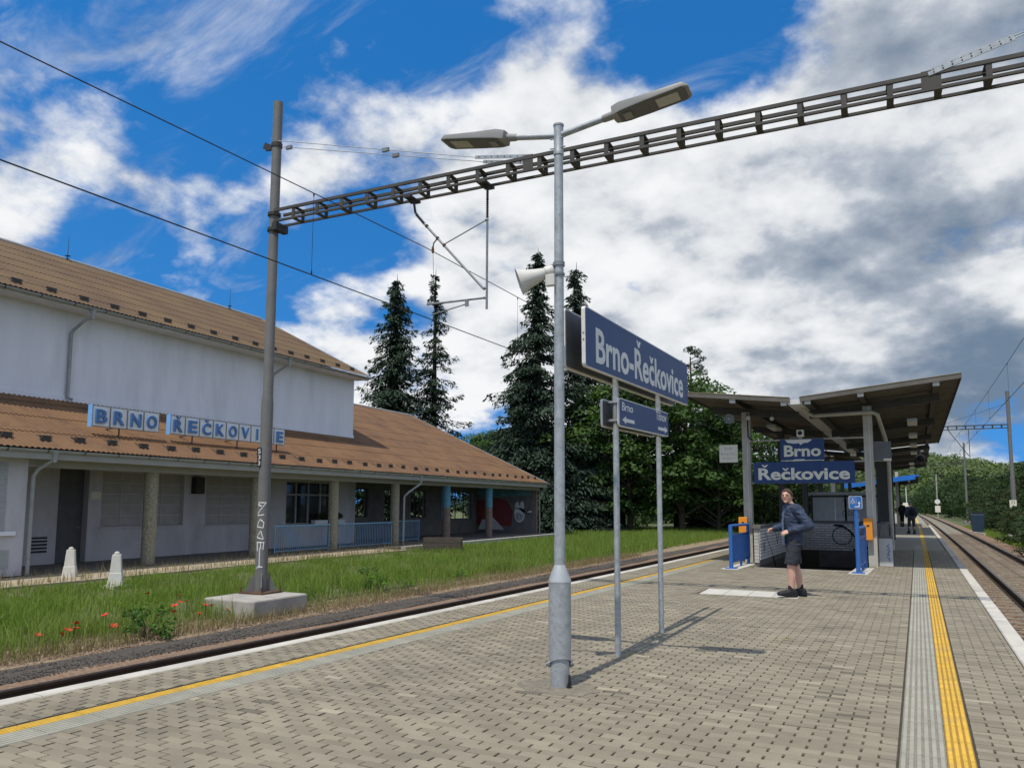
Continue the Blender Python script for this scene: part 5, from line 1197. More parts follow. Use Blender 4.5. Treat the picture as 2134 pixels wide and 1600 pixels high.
def person(label, loc, rz, J, cols, head_yaw=0.0, s=1.0, group=None, shorts=True, extras=()):
    """J: joints in the person's own frame (front is -Y, his left is +X)"""
    b = MB(); v = lambda k: Vector(J[k])
    hd = v('head'); Hy = Matrix.Rotation(head_yaw, 3, 'Z')
    b.ell(hd, .085, .099, .113, 20, 14, Hy); b.ell(hd + Hy @ Vector((0, -.022, -.06)), .058, .068, .062, 16, 10, Hy)
    b.ell(hd + Hy @ Vector((0, -.096, -.018)), .014, .022, .026, 8, 6, Hy)
    b.ell(hd + Hy @ Vector((0, -.080, .012)), .055, .018, .016, 10, 6, Hy)
    b.ell(hd + Hy @ Vector((0, -.084, -.062)), .026, .014, .010, 8, 6, Hy); b.ell(hd + Hy @ Vector((0, -.078, -.098)), .026, .022, .020, 8, 6, Hy)
    for s_ in (-1, 1): b.ell(hd + Hy @ Vector((s_*.080, .012, -.012)), .012, .022, .034, 8, 6, Hy)
    limb(b, [hd + Vector((0, .02, -.06)), v('neck') + Vector((0, 0, -.02))], [.054, .062])
    limb(b, [v('neck'), v('chest'), v('belly'), v('pelvis')], [.07, .115, .11, .115], 14)
    for q_ in 'LR':
        limb(b, [v('neck')*.5 + v('sho'+q_)*.5, v('sho'+q_), v('elb'+q_), v('wri'+q_)], [.06, .052, .040, .026])
        limb(b, [v('hip'+q_), v('kne'+q_), v('kne'+q_)*.62 + v('ank'+q_)*.38 + Vector((0, .012, 0)), v('ank'+q_)], [.085, .058, .060, .040])
        hand(b, v('wri'+q_), J['hdir'+q_], J['hpalm'+q_], J['hside'+q_], J.get('curl', .8))
    me = fuse(b, .0065, 3); me.materials.append(cols['skin']); me.name = 'person'
    o = link('person', me, None, 'all'); o.location = loc; o.rotation_euler = (0, 0, rz); o.scale = (s*1.06, s*1.06, s); tag(o, label, 'person', group)
    def part(nm, mb, m_, vox=.010, sm=4, parent=o, wrinkle=0.0):
        me = fuse(mb, vox, sm) if vox else None
        if me is not None and wrinkle:      # cloth creases: ridged noise pulled along the normals
            co = [v_.co.copy() for v_ in me.vertices]; nr = [v_.normal.copy() for v_ in me.vertices]
            for v_, c_, n_ in zip(me.vertices, co, nr):
                q_ = 1-abs(mnoise.noise(Vector((c_.x*9, c_.y*9, c_.z*17+c_.x*7)))*2.2); v_.co = c_ + n_*(wrinkle*(max(q_, -.5)-.35) + wrinkle*.4*mnoise.noise(c_*34))
        if me is None: return obj(nm, mb, m_, parent, local=True, smooth=True)
        me.materials.append(m_); me.name = nm; return link(nm, me, parent, 'all')
    j = MB(); N_ = 20
    def ering(c_, rx, ry, yaw=0.0): return [Vector(c_) + Matrix.Rotation(yaw, 3, 'Z') @ Vector((rx*math.cos(2*math.pi*k/N_), ry*math.sin(2*math.pi*k/N_), 0)) for k in range(N_)]
    pz, cz, nz = v('pelvis'), v('chest'), v('neck')
    j.rings([ering(pz+Vector((0, 0, -.10)), .182, .135), ering(pz+Vector((0, 0, .02)), .196, .146), ering(pz+Vector((0, 0, .09)), .192, .145), ering(v('belly'), .196, .148), ering(cz, .210, .146), ering(cz+Vector((0, .0, .12)), .196, .118), ering(nz+Vector((0, 0, -.05)), .150, .098), ering(nz+Vector((0, .005, .0)), .088, .078), ering(nz+Vector((0, .0, .045)), .074, .074)])
    for q_ in 'LR':
        sh, el, wr = v('sho'+q_), v('elb'+q_), v('wri'+q_); limb(j, [sh*.8+nz*.2, sh, sh.lerp(el, .5), el, el.lerp(wr, .5), el.lerp(wr, .97)], [.090, .088, .080, .074, .066, .050], 14)
    jk = part('jacket', j, cols['jacket'], .011, 2, wrinkle=.011)
    if cols.get('folds'):
        fo = MB()
        for q_, side in (('L', 1), ('R', -1)):
            sh, el, wr = v('sho'+q_), v('elb'+q_), v('wri'+q_)
            for f_ in (.3, .55, .8):
                for a, c2 in ((sh, el), (el, wr)):
                    ax = (c2-a).normalized(); r_ = .074-.02*f_; fo.lathe([(r_*.9, -.014), (r_*1.02, 0), (r_*.9, .014)], 16, a.lerp(c2, f_), ax + Vector((.25, .2, .1)))
        for z_ in (-.085, .05, .15): fo.rings([ering(pz+Vector((0, 0, z_-.014)), .186, .137), ering(pz+Vector((0, 0, z_)), .203, .153), ering(pz+Vector((0, 0, z_+.016)), .186, .137)])
        part('folds', fo, cols['jacket'], None, parent=jk)
    sh_ = MB(); L_ = .50 if shorts else .10
    sh_.rings([ering(pz+Vector((0, .0, .03)), .168, .120), ering(pz+Vector((0, .0, -.05)), .178, .130), ering(pz+Vector((0, .0, -.12)), .176, .13)])
    for q_ in 'LR':
        h_, k_, a_ = v('hip'+q_), v('kne'+q_), v('ank'+q_)
        if shorts: sh_.tube([h_+Vector((0, 0, .04)), h_, h_.lerp(k_, .3), h_.lerp(k_, .6), h_.lerp(k_, .93)], [.095, .104, .104, .102, .100], 16)
        else: limb(sh_, [h_, k_, a_+Vector((0, 0, .02))], [.100, .072, .056], 14)
    part('shorts' if shorts else 'trousers', sh_, cols['legs'], .010, 3, wrinkle=.006)
    for q_ in 'LR':
        a_, t_ = v('ank'+q_), v('toe'+q_); d = (t_-a_); d.z = 0; d.normalize(); w_ = Vector((-d.y, d.x, 0)); fz = J.get('foot'+q_, 0.0)
        so = MB(); z0_ = a_.z-.085
        def foot(u_, w2, h_): c_ = a_ + d*u_; zz = z0_ + max(0, u_-.0)*fz; return [Vector((c_.x, c_.y, zz)) + w_*(w2*x_) + up*(h_*y_) for x_, y_ in ((-.9, 0), (.9, 0), (1, .25), (.9, .7), (.45, 1), (-.45, 1), (-.9, .7), (-1, .25))]
        so.rings([foot(-.095, .03, .07), foot(-.08, .043, .12), foot(-.02, .050, .15), foot(.03, .050, .135), foot(.09, .055, .10), foot(.16, .053, .078), foot(.205, .038, .06), foot(.222, .018, .035)])
        part('shoe', so, cols['shoe'], .007, 3)
        if shorts: part('sock', MB().tube([a_+Vector((0, 0, .03)), a_+Vector((0, 0, .11))], [.047, .044], 14), cols['sock'], None)
    h = MB(); rg = []
    for jx in range(9):
        t_ = jx/8*1.75; ring = []
        for k in range(22):
            a = 2*math.pi*k/22; fr_ = max(0.0, -math.sin(a)); lim = t_*(1-.47*fr_**1.6)*(1+.07*math.sin(k*2.7+jx)); rr = math.sin(lim)
            tz_ = 1+.045*mnoise.noise(Vector((k*.9, jx*1.3, 2.0))); ring.append(hd + Hy @ Vector((.0925*rr*math.cos(a)*tz_, .004+.108*rr*math.sin(a)*tz_, .004+.121*math.cos(lim)*tz_)))
        rg.append(ring)
    h.rings(rg, cap=False); me = obj('hair', h, cols['hair'], o, local=True, smooth=True); m_ = me.modifiers.new('thick', 'SOLIDIFY'); m_.thickness = .007; m_.offset = 1
    f = MB()
    for s_ in (-1, 1):
        e_ = hd + Hy @ Vector((s_*.033, -.0955, .006)); f.ell(e_, .008, .005, .004, 8, 6)
    part('eye', f, M['black'], None)
    f = MB()
    for s_ in (-1, 1): f.tube([hd + Hy @ Vector((s_*.016, -.100, .024)), hd + Hy @ Vector((s_*.034, -.099, .029)), hd + Hy @ Vector((s_*.052, -.090, .023))], .0042, 6)
    part('eyebrow', f, cols['hair'], None)
    part('mouth', MB().tube([hd + Hy @ Vector((-.022, -.090, -.060)), hd + Hy @ Vector((0, -.099, -.058)), hd + Hy @ Vector((.022, -.090, -.060))], .0042, 6), mat('lips', (.36, .12, .10), .5, .05, 5), None)
    for ex_ in extras: ex_(o, v, hd, Hy, part)
    return o
JM = dict(head=(0, -.075, 1.665), neck=(0, -.025, 1.50), chest=(0, -.01, 1.32), belly=(0, .005, 1.12), pelvis=(0, .01, .95),
          shoL=(.185, .015, 1.43), elbL=(.285, .165, 1.17), wriL=(.17, -.10, 1.085), shoR=(-.185, .0, 1.43), elbR=(-.265, .01, 1.165), wriR=(-.15, -.245, 1.11),
          hipL=(.088, .0, .93), kneL=(.105, -.085, .50), ankL=(.105, -.09, .085), toeL=(.13, -.34, .05), hipR=(-.088, .01, .93), kneR=(-.095, .06, .50), ankR=(-.09, .12, .085), toeR=(-.15, -.09, .05),
          hdirL=(-.35, -.85, -.30), hpalmL=(-.5, .1, -.8), hsideL=(-.7, -.2, .6), hdirR=(.25, -.93, -.18), hpalmR=(.6, .0, -.75), hsideR=(.75, -.05, .6), curl=.85, footL=.16)
def man_extras(o, v, hd, Hy, part):
    st = MB(); N_ = 7; rows = []
    for z_, dx, dep in ((0.845, 0.074, 0.154), (0.980, 0.068, 0.156), (1.100, 0.057, 0.154), (1.250, 0.049, 0.154), (1.380, 0.046, 0.142), (1.47, .030, .100)):
        rows.append([Vector((.00+dx*(2*k/(N_-1)-1), -dep*math.sqrt(max(0, 1-(dx*(2*k/(N_-1)-1)/.21)**2))-.006, z_)) for k in range(N_)])
    n_ = N_; st.add([p for r_ in rows for p in r_], [(i*n_+k, i*n_+k+1, (i+1)*n_+k+1, (i+1)*n_+k) for i in range(len(rows)-1) for k in range(n_-1)])
    part('shirt', st, M['shirt'], None)
    part('collar', MB().tube([(-.06, -.07, 1.50), (-.02, -.10, 1.475), (.04, -.085, 1.50)], .016, 8), mat('pale_collar', (.22, .26, .32), .8, .1, 9), None)
    part('sleeve_badge', MB().obox((.262, .06, 1.30), (.004, .0, .0), (0, .022, .006), (0, -.003, .010)), M['white'], None)
    part('bag_strap', MB().tube([(.14, -.03, 1.515), (.10, -.115, 1.40), (.02, -.146, 1.25), (-.07, -.142, 1.08)], .012, 6), M['cloth_black'], None)
    part('key_fob', MB().ell((.10, -.17, 1.02), .022, .018, .028, 10, 6), M['green_lime'], None)
    g = MB()
    for s_ in (-1, 1):
        g.tube([hd + Hy @ Vector((s_*.033+.024*math.cos(a), -.103+.004*abs(math.cos(a)), .004+.017*math.sin(a))) for a in [2*math.pi*i/12 for i in range(13)]], .0016, 5)
        g.tube([hd + Hy @ Vector((s_*.058, -.098, .008)), hd + Hy @ Vector((s_*.084, .0, .006))], .0024, 5)
    part('glasses', g, M['black'], None)
COLM = dict(skin=M['skin'], jacket=M['jacket'], legs=M['shorts'], shoe=M['shoe'], sock=M['sock'], hair=M['hair'], folds=True)
person('man in a navy jacket, dark shorts and black shoes standing on the platform', (-1.27, 13.68, 0), R(-66), JM, COLM, R(54), 1.0, extras=(man_extras,))
JS = dict(JM); JS.update(elbL=(.26, .05, 1.15), wriL=(.24, -.06, .95), elbR=(-.26, .05, 1.15), wriR=(-.24, -.06, .95), hdirL=(0, -.2, -1), hpalmL=(-1, 0, 0), hsideL=(0, -1, .2), hdirR=(0, -.2, -1), hpalmR=(1, 0, 0), hsideR=(0, -1, .2), ankL=(.10, -.10, .085), toeL=(.13, -.33, .05), kneL=(.09, -.08, .5), ankR=(-.1, .10, .085), toeR=(-.12, -.12, .05))
def pack(o, v, hd, Hy, part): part('backpack', MB().ell((0, .20, 1.22), .15, .10, .23, 14, 10), M['cloth_black'], None)
COLB = dict(skin=M['skin'], jacket=M['cloth_black'], legs=M['cloth_black'], shoe=M['shoe'], sock=M['sock'], hair=M['black'])
COLO = dict(skin=M['skin'], jacket=M['cloth_blue'], legs=M['cloth_olive'], shoe=M['shoe'], sock=M['sock'], hair=M['board_back'])
person('distant person all in black on the platform under the far canopy', (1.70, 63.0, 0), R(160), JS, COLB, 0, 1.02, shorts=False, extras=(pack,))
person('distant person in olive trousers with a dark backpack on the platform', (1.74, 47.5, 0), R(200), JS, COLO, 0, .97, shorts=False, extras=(pack,))

# ------------------------------------------------------------------ vegetation
def cards(C, U, Wd, mat_, tone, name):
    """leaf cards: centre C, half-length vectors U, half-width vectors Wd; pointed diamond leaves"""
    n_ = len(C); V = np.stack([C-U, C+Wd*.9-U*.1, C+U, C-Wd*.9-U*.1], 1).reshape(-1, 3)
    return np_mesh(name, V, np.arange(n_*4).reshape(-1, 4), mat_, tone)
def unit(a): return a/np.maximum(np.linalg.norm(a, axis=-1, keepdims=True), 1e-6)
def leaf_cloud(rg, centres, radii, per, size, up_bias=.55, squash=.75, dome=False):
    C = []; Nn = []
    for c_, r_ in zip(centres, radii):
        k = max(6, int(per*r_*r_)); d = unit(rg.normal(size=(k, 3)))
        if dome: d[:, 2] = np.where(rg.random(k) < .82, np.abs(d[:, 2]), d[:, 2]*.4)
        rr = r_*(.62+.42*rg.random(k)**.6); p = d*rr[:, None]; p[:, 2] *= squash
        C.append(c_+p); Nn.append(unit(d + np.array([0, 0, up_bias]) + rg.normal(0, .45, (k, 3))))
    C = np.concatenate(C); Nn = np.concatenate(Nn); k = len(C)
    a = unit(np.cross(Nn, unit(rg.normal(size=(k, 3))))); b = np.cross(Nn, a); s = size*rg.uniform(.6, 1.3, k)[:, None]
    return C, a*s, b*s*.62
def broad_tree_mesh(seed, H, Rw, trunk_h, nclump, per, size, m_, low=.0, tall=1.0):
    rg = np.random.default_rng(seed); rnd = random.Random(seed); cen, rad = [], []
    tr = MB(); tr.tube([(0, 0, 0), (.05*H*.1, 0, trunk_h*.6), (0, .03*H*.1, trunk_h), (rnd.uniform(-.3, .3), rnd.uniform(-.3, .3), H*.72)], [H*.022, H*.018, H*.015, H*.005], 9)
    for k in range(nclump):
        t = rg.random(); z = low*H + (H*(1-low)-.3)*t**.85; prof = math.sin(min(1, (t*.86+.10))*math.pi)**.6
        a = rg.random()*6.283; r_ = Rw*prof*math.sqrt(rg.random()*.8+.2)*rg.uniform(.70, 1.22); p = np.array([r_*math.cos(a), r_*math.sin(a), z]); cr = Rw*rg.uniform(.15, .30)
        cen.append(p); rad.append(cr)
        if k % 3 == 0: zb = max(trunk_h*.5, z-.35*r_-.4); tr.tube([(0, 0, min(zb, H*.7)), (p[0]*.5, p[1]*.5, (zb+z)*.5+.1), (p[0]*.92, p[1]*.92, z)], [H*.009, H*.006, H*.002], 5)
    C, U, Wd = leaf_cloud(rg, cen, rad, per, size, .7, .62, True); tone = np.clip(rg.normal(.45, .22, len(C)) + np.repeat(rg.normal(0, .10, len(rad)), [max(6, int(per*r_*r_)) for r_ in rad]), 0, 1)
    me = cards(C, U, Wd, m_, tone, 'crown'); tm = bpy.data.meshes.new('trunk'); tm.from_pydata(tr.v, [], tr.f); tm.materials.append(M['bark']); return tm, me
def spruce_mesh(seed, H, Rw, dens, m_, base=.06, sparse=0.0, card=.165, top=.8):
    rg = np.random.default_rng(seed); tr = MB(); Cs, Us, Ws = [], [], []
    tr.tube([(0, 0, 0), (0.05, 0, H*.5), (0, .05, H*.93), (.06, 0, H)], [H*.017, H*.010, H*.003, .01], 9)
    z = H*base
    while z < H*.985:
        f = z/H; Rz = Rw*((1-f)**top)*rg.uniform(.72, 1.12)+.18; nb = max(3, int((5+3*(1-f))*dens))
        for b in range(nb):
            if rg.random() < sparse*(.35+.65*f): continue
            zb_ = z + rg.uniform(-.035, .035)*H*(1.05-f); a = rg.random()*6.283; L_ = Rz*(rg.uniform(.35, 1.15) if rg.random() < .8 else rg.uniform(1.0, 1.32)); d = np.array([math.cos(a), math.sin(a), 0]); drop = -.40-.30*(1-f)+rg.normal(0, .16)
            k = max(5, int(L_/.16)); t = (np.arange(k)+.5)/k
            pts = np.array([0, 0, zb_]) + d*(L_*t)[:, None] + np.array([0, 0, 1.])*((.16*t+drop*t*t+.20*t**4)*L_)[:, None]
            if L_ > .7: tr.tube([tuple(np.array([0, 0, zb_])), tuple(pts[k//2]), tuple(pts[-1])], [.03+.008*L_, .018, .006], 4, cap=False)
            per = 9 if L_ > .6 else 6
            for _ in range(per):
                side = np.array([-d[1], d[0], 0]); wd = (.10+.26*L_*(1-.55*t)*np.minimum(1, t*3))*rg.normal(0, .55, k)
                c_ = pts + side*wd[:, None] + rg.normal(0, .05, (k, 3)) - np.array([0, 0, 1.])*(np.abs(wd)*.45+rg.random(k)**2*.38)[:, None]
                u_ = unit(d*(.75)+side*np.sign(wd)[:, None]*.55 + np.array([0, 0, -.55]) + rg.normal(0, .30, (k, 3)))
                w_ = unit(np.cross(u_, unit(rg.normal(0, .5, (k, 3))+np.array([0, 0, 1.])))); s = card*rg.uniform(.65, 1.3, k)[:, None]
                Cs.append(c_); Us.append(u_*s); Ws.append(w_*s*.42)
        z += H*.021*rg.uniform(.7, 1.3)
    C, U, Wd = np.concatenate(Cs), np.concatenate(Us), np.concatenate(Ws)
    me = cards(C, U, Wd, m_, np.clip(rg.normal(.45, .24, len(C)), 0, 1), 'crown'); tm = bpy.data.meshes.new('trunk'); tm.from_pydata(tr.v, [], tr.f); tm.materials.append(M['bark_spruce']); return tm, me
def plant(name, meshes, loc, label, cat, group=None, rz=0.0, s=(1, 1, 1)):
    t = thing(name, loc, label, cat, group, rz); t.scale = s
    inst('trunk', meshes[0], parent=t); inst('crown', meshes[1], parent=t); return t
SPR = 'spruces behind the station'
plant('spruce_tree', spruce_mesh(11, 21.2, 5.0, 1.5, M['needle'], .10), (-35.3, 52, -.6), 'dense dark spruce behind the station roof, left of the thin one', 'tree', SPR)
plant('spruce_tree', spruce_mesh(12, 22.6, 4.2, 1.0, M['needle'], .10, .42, .16), (-34.0, 56, -.6), 'thin gappy spruce behind the station roof with a bent tip', 'tree', SPR)
s3 = spruce_mesh(13, 21.2, 5.4, 1.2, M['needle'], .05, .12)
plant('spruce_tree', s3, (-22.1, 51.0, -.6), 'tall broad spruce behind the lamp post', 'tree', SPR)
plant('spruce_tree', spruce_mesh(14, 21.8, 4.7, 1.2, M['needle_pale'], .04), (-21.3, 57.0, -.6), 'tall spruce with its tip just right of the lamp post', 'tree', SPR)
plant('spruce_tree', spruce_mesh(15, 12.3, 4.6, 1.5, M['needle_pale'], .03), (-23.6, 51.5, -.6), 'low broad blue-grey spruce in front of the tall spruces', 'tree', SPR)
plant('spruce_tree', spruce_mesh(16, 9.6, 3.4, 1.5, M['needle_pale'], .05), (-19.4, 53.0, -.6), 'short bushy blue-grey spruce between the lamp post and the sign poles', 'tree', SPR)
plant('spruce_tree', spruce_mesh(17, 11.4, 2.6, 1.2, M['needle'], .05), (-12.0, 63, -.6), 'spruce whose tip just clears the left canopy wing', 'tree', SPR)
# pine with a flat ragged crown behind the sign
def pine_mesh(seed, H):
    rg = np.random.default_rng(seed); tr = MB(); tr.tube([(0, 0, 0), (.1, 0, H*.5), (0, .1, H*.95)], [.22, .16, .05], 8); cen, rad = [], []
    for k in range(34):
        z = H*(.62+.38*rg.random()); a = rg.random()*6.283; r_ = (1.9*(1-((z/H-.62)/.38))**.5+.25)*rg.uniform(.3, 1.0); p = np.array([r_*math.cos(a), r_*math.sin(a), z]); cen.append(p); rad.append(rg.uniform(.22, .46))
        tr.tube([(0, 0, z-.35*r_), tuple(p)], [.05, .015], 4)
    C, U, Wd = leaf_cloud(rg, cen, rad, 420, .15, .3, .6); tm = bpy.data.meshes.new('trunk'); tm.from_pydata(tr.v, [], tr.f); tm.materials.append(M['bark'])
    return tm, cards(C, U, Wd*.5, M['needle'], np.clip(rg.normal(.5, .25, len(C)), 0, 1), 'crown')
plant('pine_tree', pine_mesh(21, 15.6), (-13.9, 65, -.6), 'ragged pine crown showing behind the end of the name sign', 'tree')
mA = broad_tree_mesh(31, 9.6, 4.4, 2.2, 95, 130, .135, M['leaf'], .13); mB = broad_tree_mesh(32, 10.5, 4.8, 2.4, 100, 110, .145, M['leaf_dark'], .09); mC = broad_tree_mesh(33, 6.2, 3.3, .8, 80, 150, .125, M['leaf'], .06)
BT = 'leafy trees beyond the left track'
for i, (ms, x, y, s, lab) in enumerate(((mA, -16.4, 55, 1.20, 'bright leafy maple behind the two sign poles'), (mB, -18.8, 61, 1.12, 'dark leafy tree between the spruces and the maple'), (mA, -12.3, 54, 1.16, 'leafy maple right of the sign poles, beside the left canopy wing'),
        (mB, -14.6, 62, 1.08, 'tall dark leafy tree behind the maples'), (mC, -10.0, 55, 1.36, 'low leafy tree left of the canopy column'), (mB, -8.9, 60, .80, 'dark leafy tree seen just left of the left canopy column'), (mB, -6.7, 66, .70, 'dark leafy tree seen through the canopy behind the name signs'),
        (mC, -20.6, 59, 1.15, 'leafy tree under the tall spruces, left of the maple'), (mA, -31.2, 60, .80, 'leafy tree beyond the low end of the station roof'), (mA, -27.6, 63, .72, 'leafy tree between the station roof and the broad spruce'),
        (mC, -5.9, 70, 1.1, 'leafy tree far behind the stairwell'), (mB, -11.6, 64, .80, 'dark leafy tree deep behind the pine'))):
    plant('broadleaf_tree', ms, (x, y, -.6), lab, 'tree', BT, i*1.3, (s, s, s))
BH = 'trees behind the waiting hall'
for i, (ms, x, y, s, lab) in enumerate(((mA, -37, 47, .6, 'young tree glimpsed through the first hall window'), (mC, -36, 58, .8, 'bush glimpsed through the middle hall windows'), (mA, -33.5, 66, .95, 'tree glimpsed through the wide hall window'), (mB, -44, 66, .9, 'dark tree glimpsed deep behind the hall windows'))):
    plant('broadleaf_tree', ms, (x, y, -.6), lab, 'tree', BH, i*2.1, (s, s, s))
t = thing('street_sign', (-46, 63.2, -.9), 'red street sign glimpsed through the first hall window', 'sign'); obj('board', MB().obox((-46, 63.2, 1.75), (.05, 0, 0), (0, .85, 0), (0, 0, .55)), M['red_sign'], t)
for s_ in (-.6, .6): obj('pole', MB().tube([(-46.1, 63.2+s_, -.9), (-46.1, 63.2+s_, 2.3)], .05, 8), M['galv'], t)
t = thing('street_lamp', (-37.0, 70, -.9), 'thin street lamp above the end of the station roof', 'lamp post'); obj('pole', MB().tube([(-35.6, 70, -.9), (-35.6, 70, 7.2), (-35.9, 70, 7.9), (-36.6, 70, 8.22), (-37.0, 70, 8.25)], .07, 8), M['galv_dark'], t, smooth=True); obj('lamp_head', MB().ell((-37.25, 70, 8.25), .42, .16, .12, 12, 8), M['lamp_body'], t, smooth=True)
# right-hand side: hedge of trees along the line
HB = 'trees along the right-hand track'
mD = broad_tree_mesh(41, 5.4, 2.5, .5, 75, 190, .11, M['leaf_dark'], .0); mE = broad_tree_mesh(42, 4.6, 2.4, .4, 74, 150, .11, M['leaf_olive'], .0); mF = broad_tree_mesh(43, 6.6, 2.9, .8, 90, 120, .12, M['leaf_dark'], .0)
hed = [(mE, 8.6, 48, .75, 'bushy tree at the right edge of the picture, nearest the right track'), (mD, 10.6, 53, .95, 'dark bushy tree right of the mast with the white plate'), (mF, 13.6, 58, 1.05, 'tall dark tree overtopping the hedge at the right edge'), (mE, 11.2, 61, .95, 'bright bushy tree behind the mast with the white plate'), (mD, 11.8, 69, 1.05, 'dark bushy tree just behind the mast with the white plate'),
       (mF, 15.5, 74, 1.1, 'tall dark tree at the back of the right-hand hedge'), (mE, 11.4, 78, 1.0, 'bright bushy tree beside the blue container'), (mD, 12.6, 86, 1.1, 'dark bushy tree past the blue container'), (mE, 12.4, 95, 1.1, 'bushy tree halfway to the far mast'), (mD, 13.2, 104, 1.2, 'dark bushy tree shortly before the far mast'),
       (mF, 15.0, 112, 1.05, 'tall tree right of the far mast'), (mE, 14.0, 122, 1.25, 'bushy tree behind the far mast'), (mD, 14.4, 134, 1.3, 'dark tree left of the far mast'), (mF, 15.2, 150, 1.15, 'tall tree beyond the far mast'), (mD, 15.6, 168, 1.4, 'distant dark tree where the track bends'), (mF, 16.2, 190, 1.4, 'distant tall tree where the track bends'), (mE, 17.0, 215, 1.8, 'last bushy tree of the right-hand hedge')]
for i, (ms, x, y, s, lab) in enumerate(hed): plant('hedge_tree', ms, (x, y, -1.0), lab, 'tree', HB, i*.9, (s, s, s*(.88+.3*((i*37) % 10)/10)))
rb = random.Random(9)
for i, (x_, y_) in enumerate(((6.9, 40), (7.6, 45.5), (7.9, 51), (8.3, 55.5), (8.9, 62), (9.6, 71.5), (10.0, 84), (10.4, 91), (10.9, 99), (11.4, 109), (12.0, 118))):
    lab = ['low leafy bush at the very right edge beside the track', 'second low leafy bush from the right picture edge', 'third low leafy bush from the right picture edge', 'low leafy bush just before the mast with the white plate', 'low bush right behind the kilometre plate mast', 'low bush between the plate mast and the blue container', 'low bush just past the blue container', 'second low bush past the blue container', 'third low bush past the blue container', 'low bush shortly before the bare far mast', 'low bush at the foot of the bare far mast'][i]
    s_ = rb.uniform(.38, .55); plant('hedge_bush', mE if i % 2 else mD, (x_+rb.uniform(-.2, .3), y_, -1.0), lab, 'bush', 'low bushes along the right track', i*1.1, (s_*1.3, s_*1.3, s_))
# far wooded hill
def hill():
    rg = np.random.default_rng(5); V = []; nx, ny = 60, 14
    def hz(x, y): return -1 + 31*math.exp(-((x-10)/130.)**2)*max(0, min(1, (y-330)/240.))**.8 + 8*math.exp(-((x+120)/90.)**2)*max(0, min(1, (y-330)/240.))
    for j in range(ny):
        for i in range(nx): x = -320+640*i/(nx-1); y = 300+420*j/(ny-1); V.append((x, y, hz(x, y)))
    mb = MB(); mb.add(V, [(j*nx+i, j*nx+i+1, (j+1)*nx+i+1, (j+1)*nx+i) for j in range(ny-1) for i in range(nx-1)]); obj('hill', mb, M['ground'], kind='structure')
    cen, rad = [], []
    for k in range(620):
        x = rg.uniform(-110, 150); y = rg.uniform(330, 640); cen.append(np.array([x, y, hz(x, y)+rg.uniform(.5, 3)])); rad.append(rg.uniform(4, 7.5))
    C, U, Wd = leaf_cloud(rg, cen, rad, 4.6, .95, .4, .85); me = cards(C, U, Wd*1.3, M['hill_leaf'], np.clip(rg.normal(.5, .3, len(C)), 0, 1), 'far_wood')
    link('far_wood', me, None, kind='stuff', label='pale green wooded hill far behind the canopy', cat='wood')
hill()
def far_fill():
    rg = np.random.default_rng(6); cen, rad = [], []
    for k in range(120):
        y = rg.uniform(150, 320); x = xR(y)*.8+rg.choice([-1, 1])*rg.uniform(7, 40) - (y-150)*.05; cen.append(np.array([x, y, rg.uniform(0, 4.5)])); rad.append(rg.uniform(2.2, 4.2))
    for k in range(110):
        y = rg.uniform(72, 150); x = rg.uniform(-40, -7.5); cen.append(np.array([x, y, rg.uniform(-.5, 5.0)])); rad.append(rg.uniform(1.8, 3.0))
    C, U, Wd = leaf_cloud(rg, cen, rad, 40, .32, .4, .9); me = cards(C, U, Wd*1.2, M['leaf_dark'], np.clip(rg.normal(.5, .3, len(C)), 0, 1), 'far_thicket')
    link('far_thicket', me, None, kind='stuff', label='dark green thicket where the line disappears in the distance', cat='thicket')
far_fill()
# grass, dry stalks, weeds
def blades(n_, pick, h, w, m_, name, label, lean=.35):
    P = pick(n_); n_ = len(P); hh = RNG.uniform(h[0], h[1], n_)*(P[:, 3] if P.shape[1] > 3 else 1.0); a = RNG.uniform(0, 6.283, n_); ln = np.abs(RNG.normal(0, lean, n_))*hh; dx, dy = np.cos(a), np.sin(a)
    b = RNG.uniform(0, 6.283, n_); wx, wy = np.cos(b)*w, np.sin(b)*w; V = np.zeros((n_, 5, 3))
    for i, (t, sw_) in enumerate(((0, -1), (0, 1), (.55, .8), (.55, -.8), (1, 0))):
        V[:, i, 0] = P[:, 0]+wx*sw_+dx*ln*t*t; V[:, i, 1] = P[:, 1]+wy*sw_+dy*ln*t*t; V[:, i, 2] = P[:, 2]+hh*t-.25*ln*t*t
    i = np.arange(n_)[:, None]*5; F1 = np.concatenate([i+np.array([0, 1, 2]), i+np.array([0, 2, 3]), i+np.array([3, 2, 4])], 0)
    tone = np.clip(RNG.normal(.5, .22, n_), 0, 1); me = np_mesh(name, V.reshape(-1, 3), F1, m_, np.tile(tone, 3)); link(name, me, None, kind='stuff', label=label, cat='grass')
xLv = np.vectorize(xL)
def bank_z(x, y): a = xLv(y)-4.62; t = np.clip((x-a)/(-17.35-a), 0, 1); return -.515+.14*t
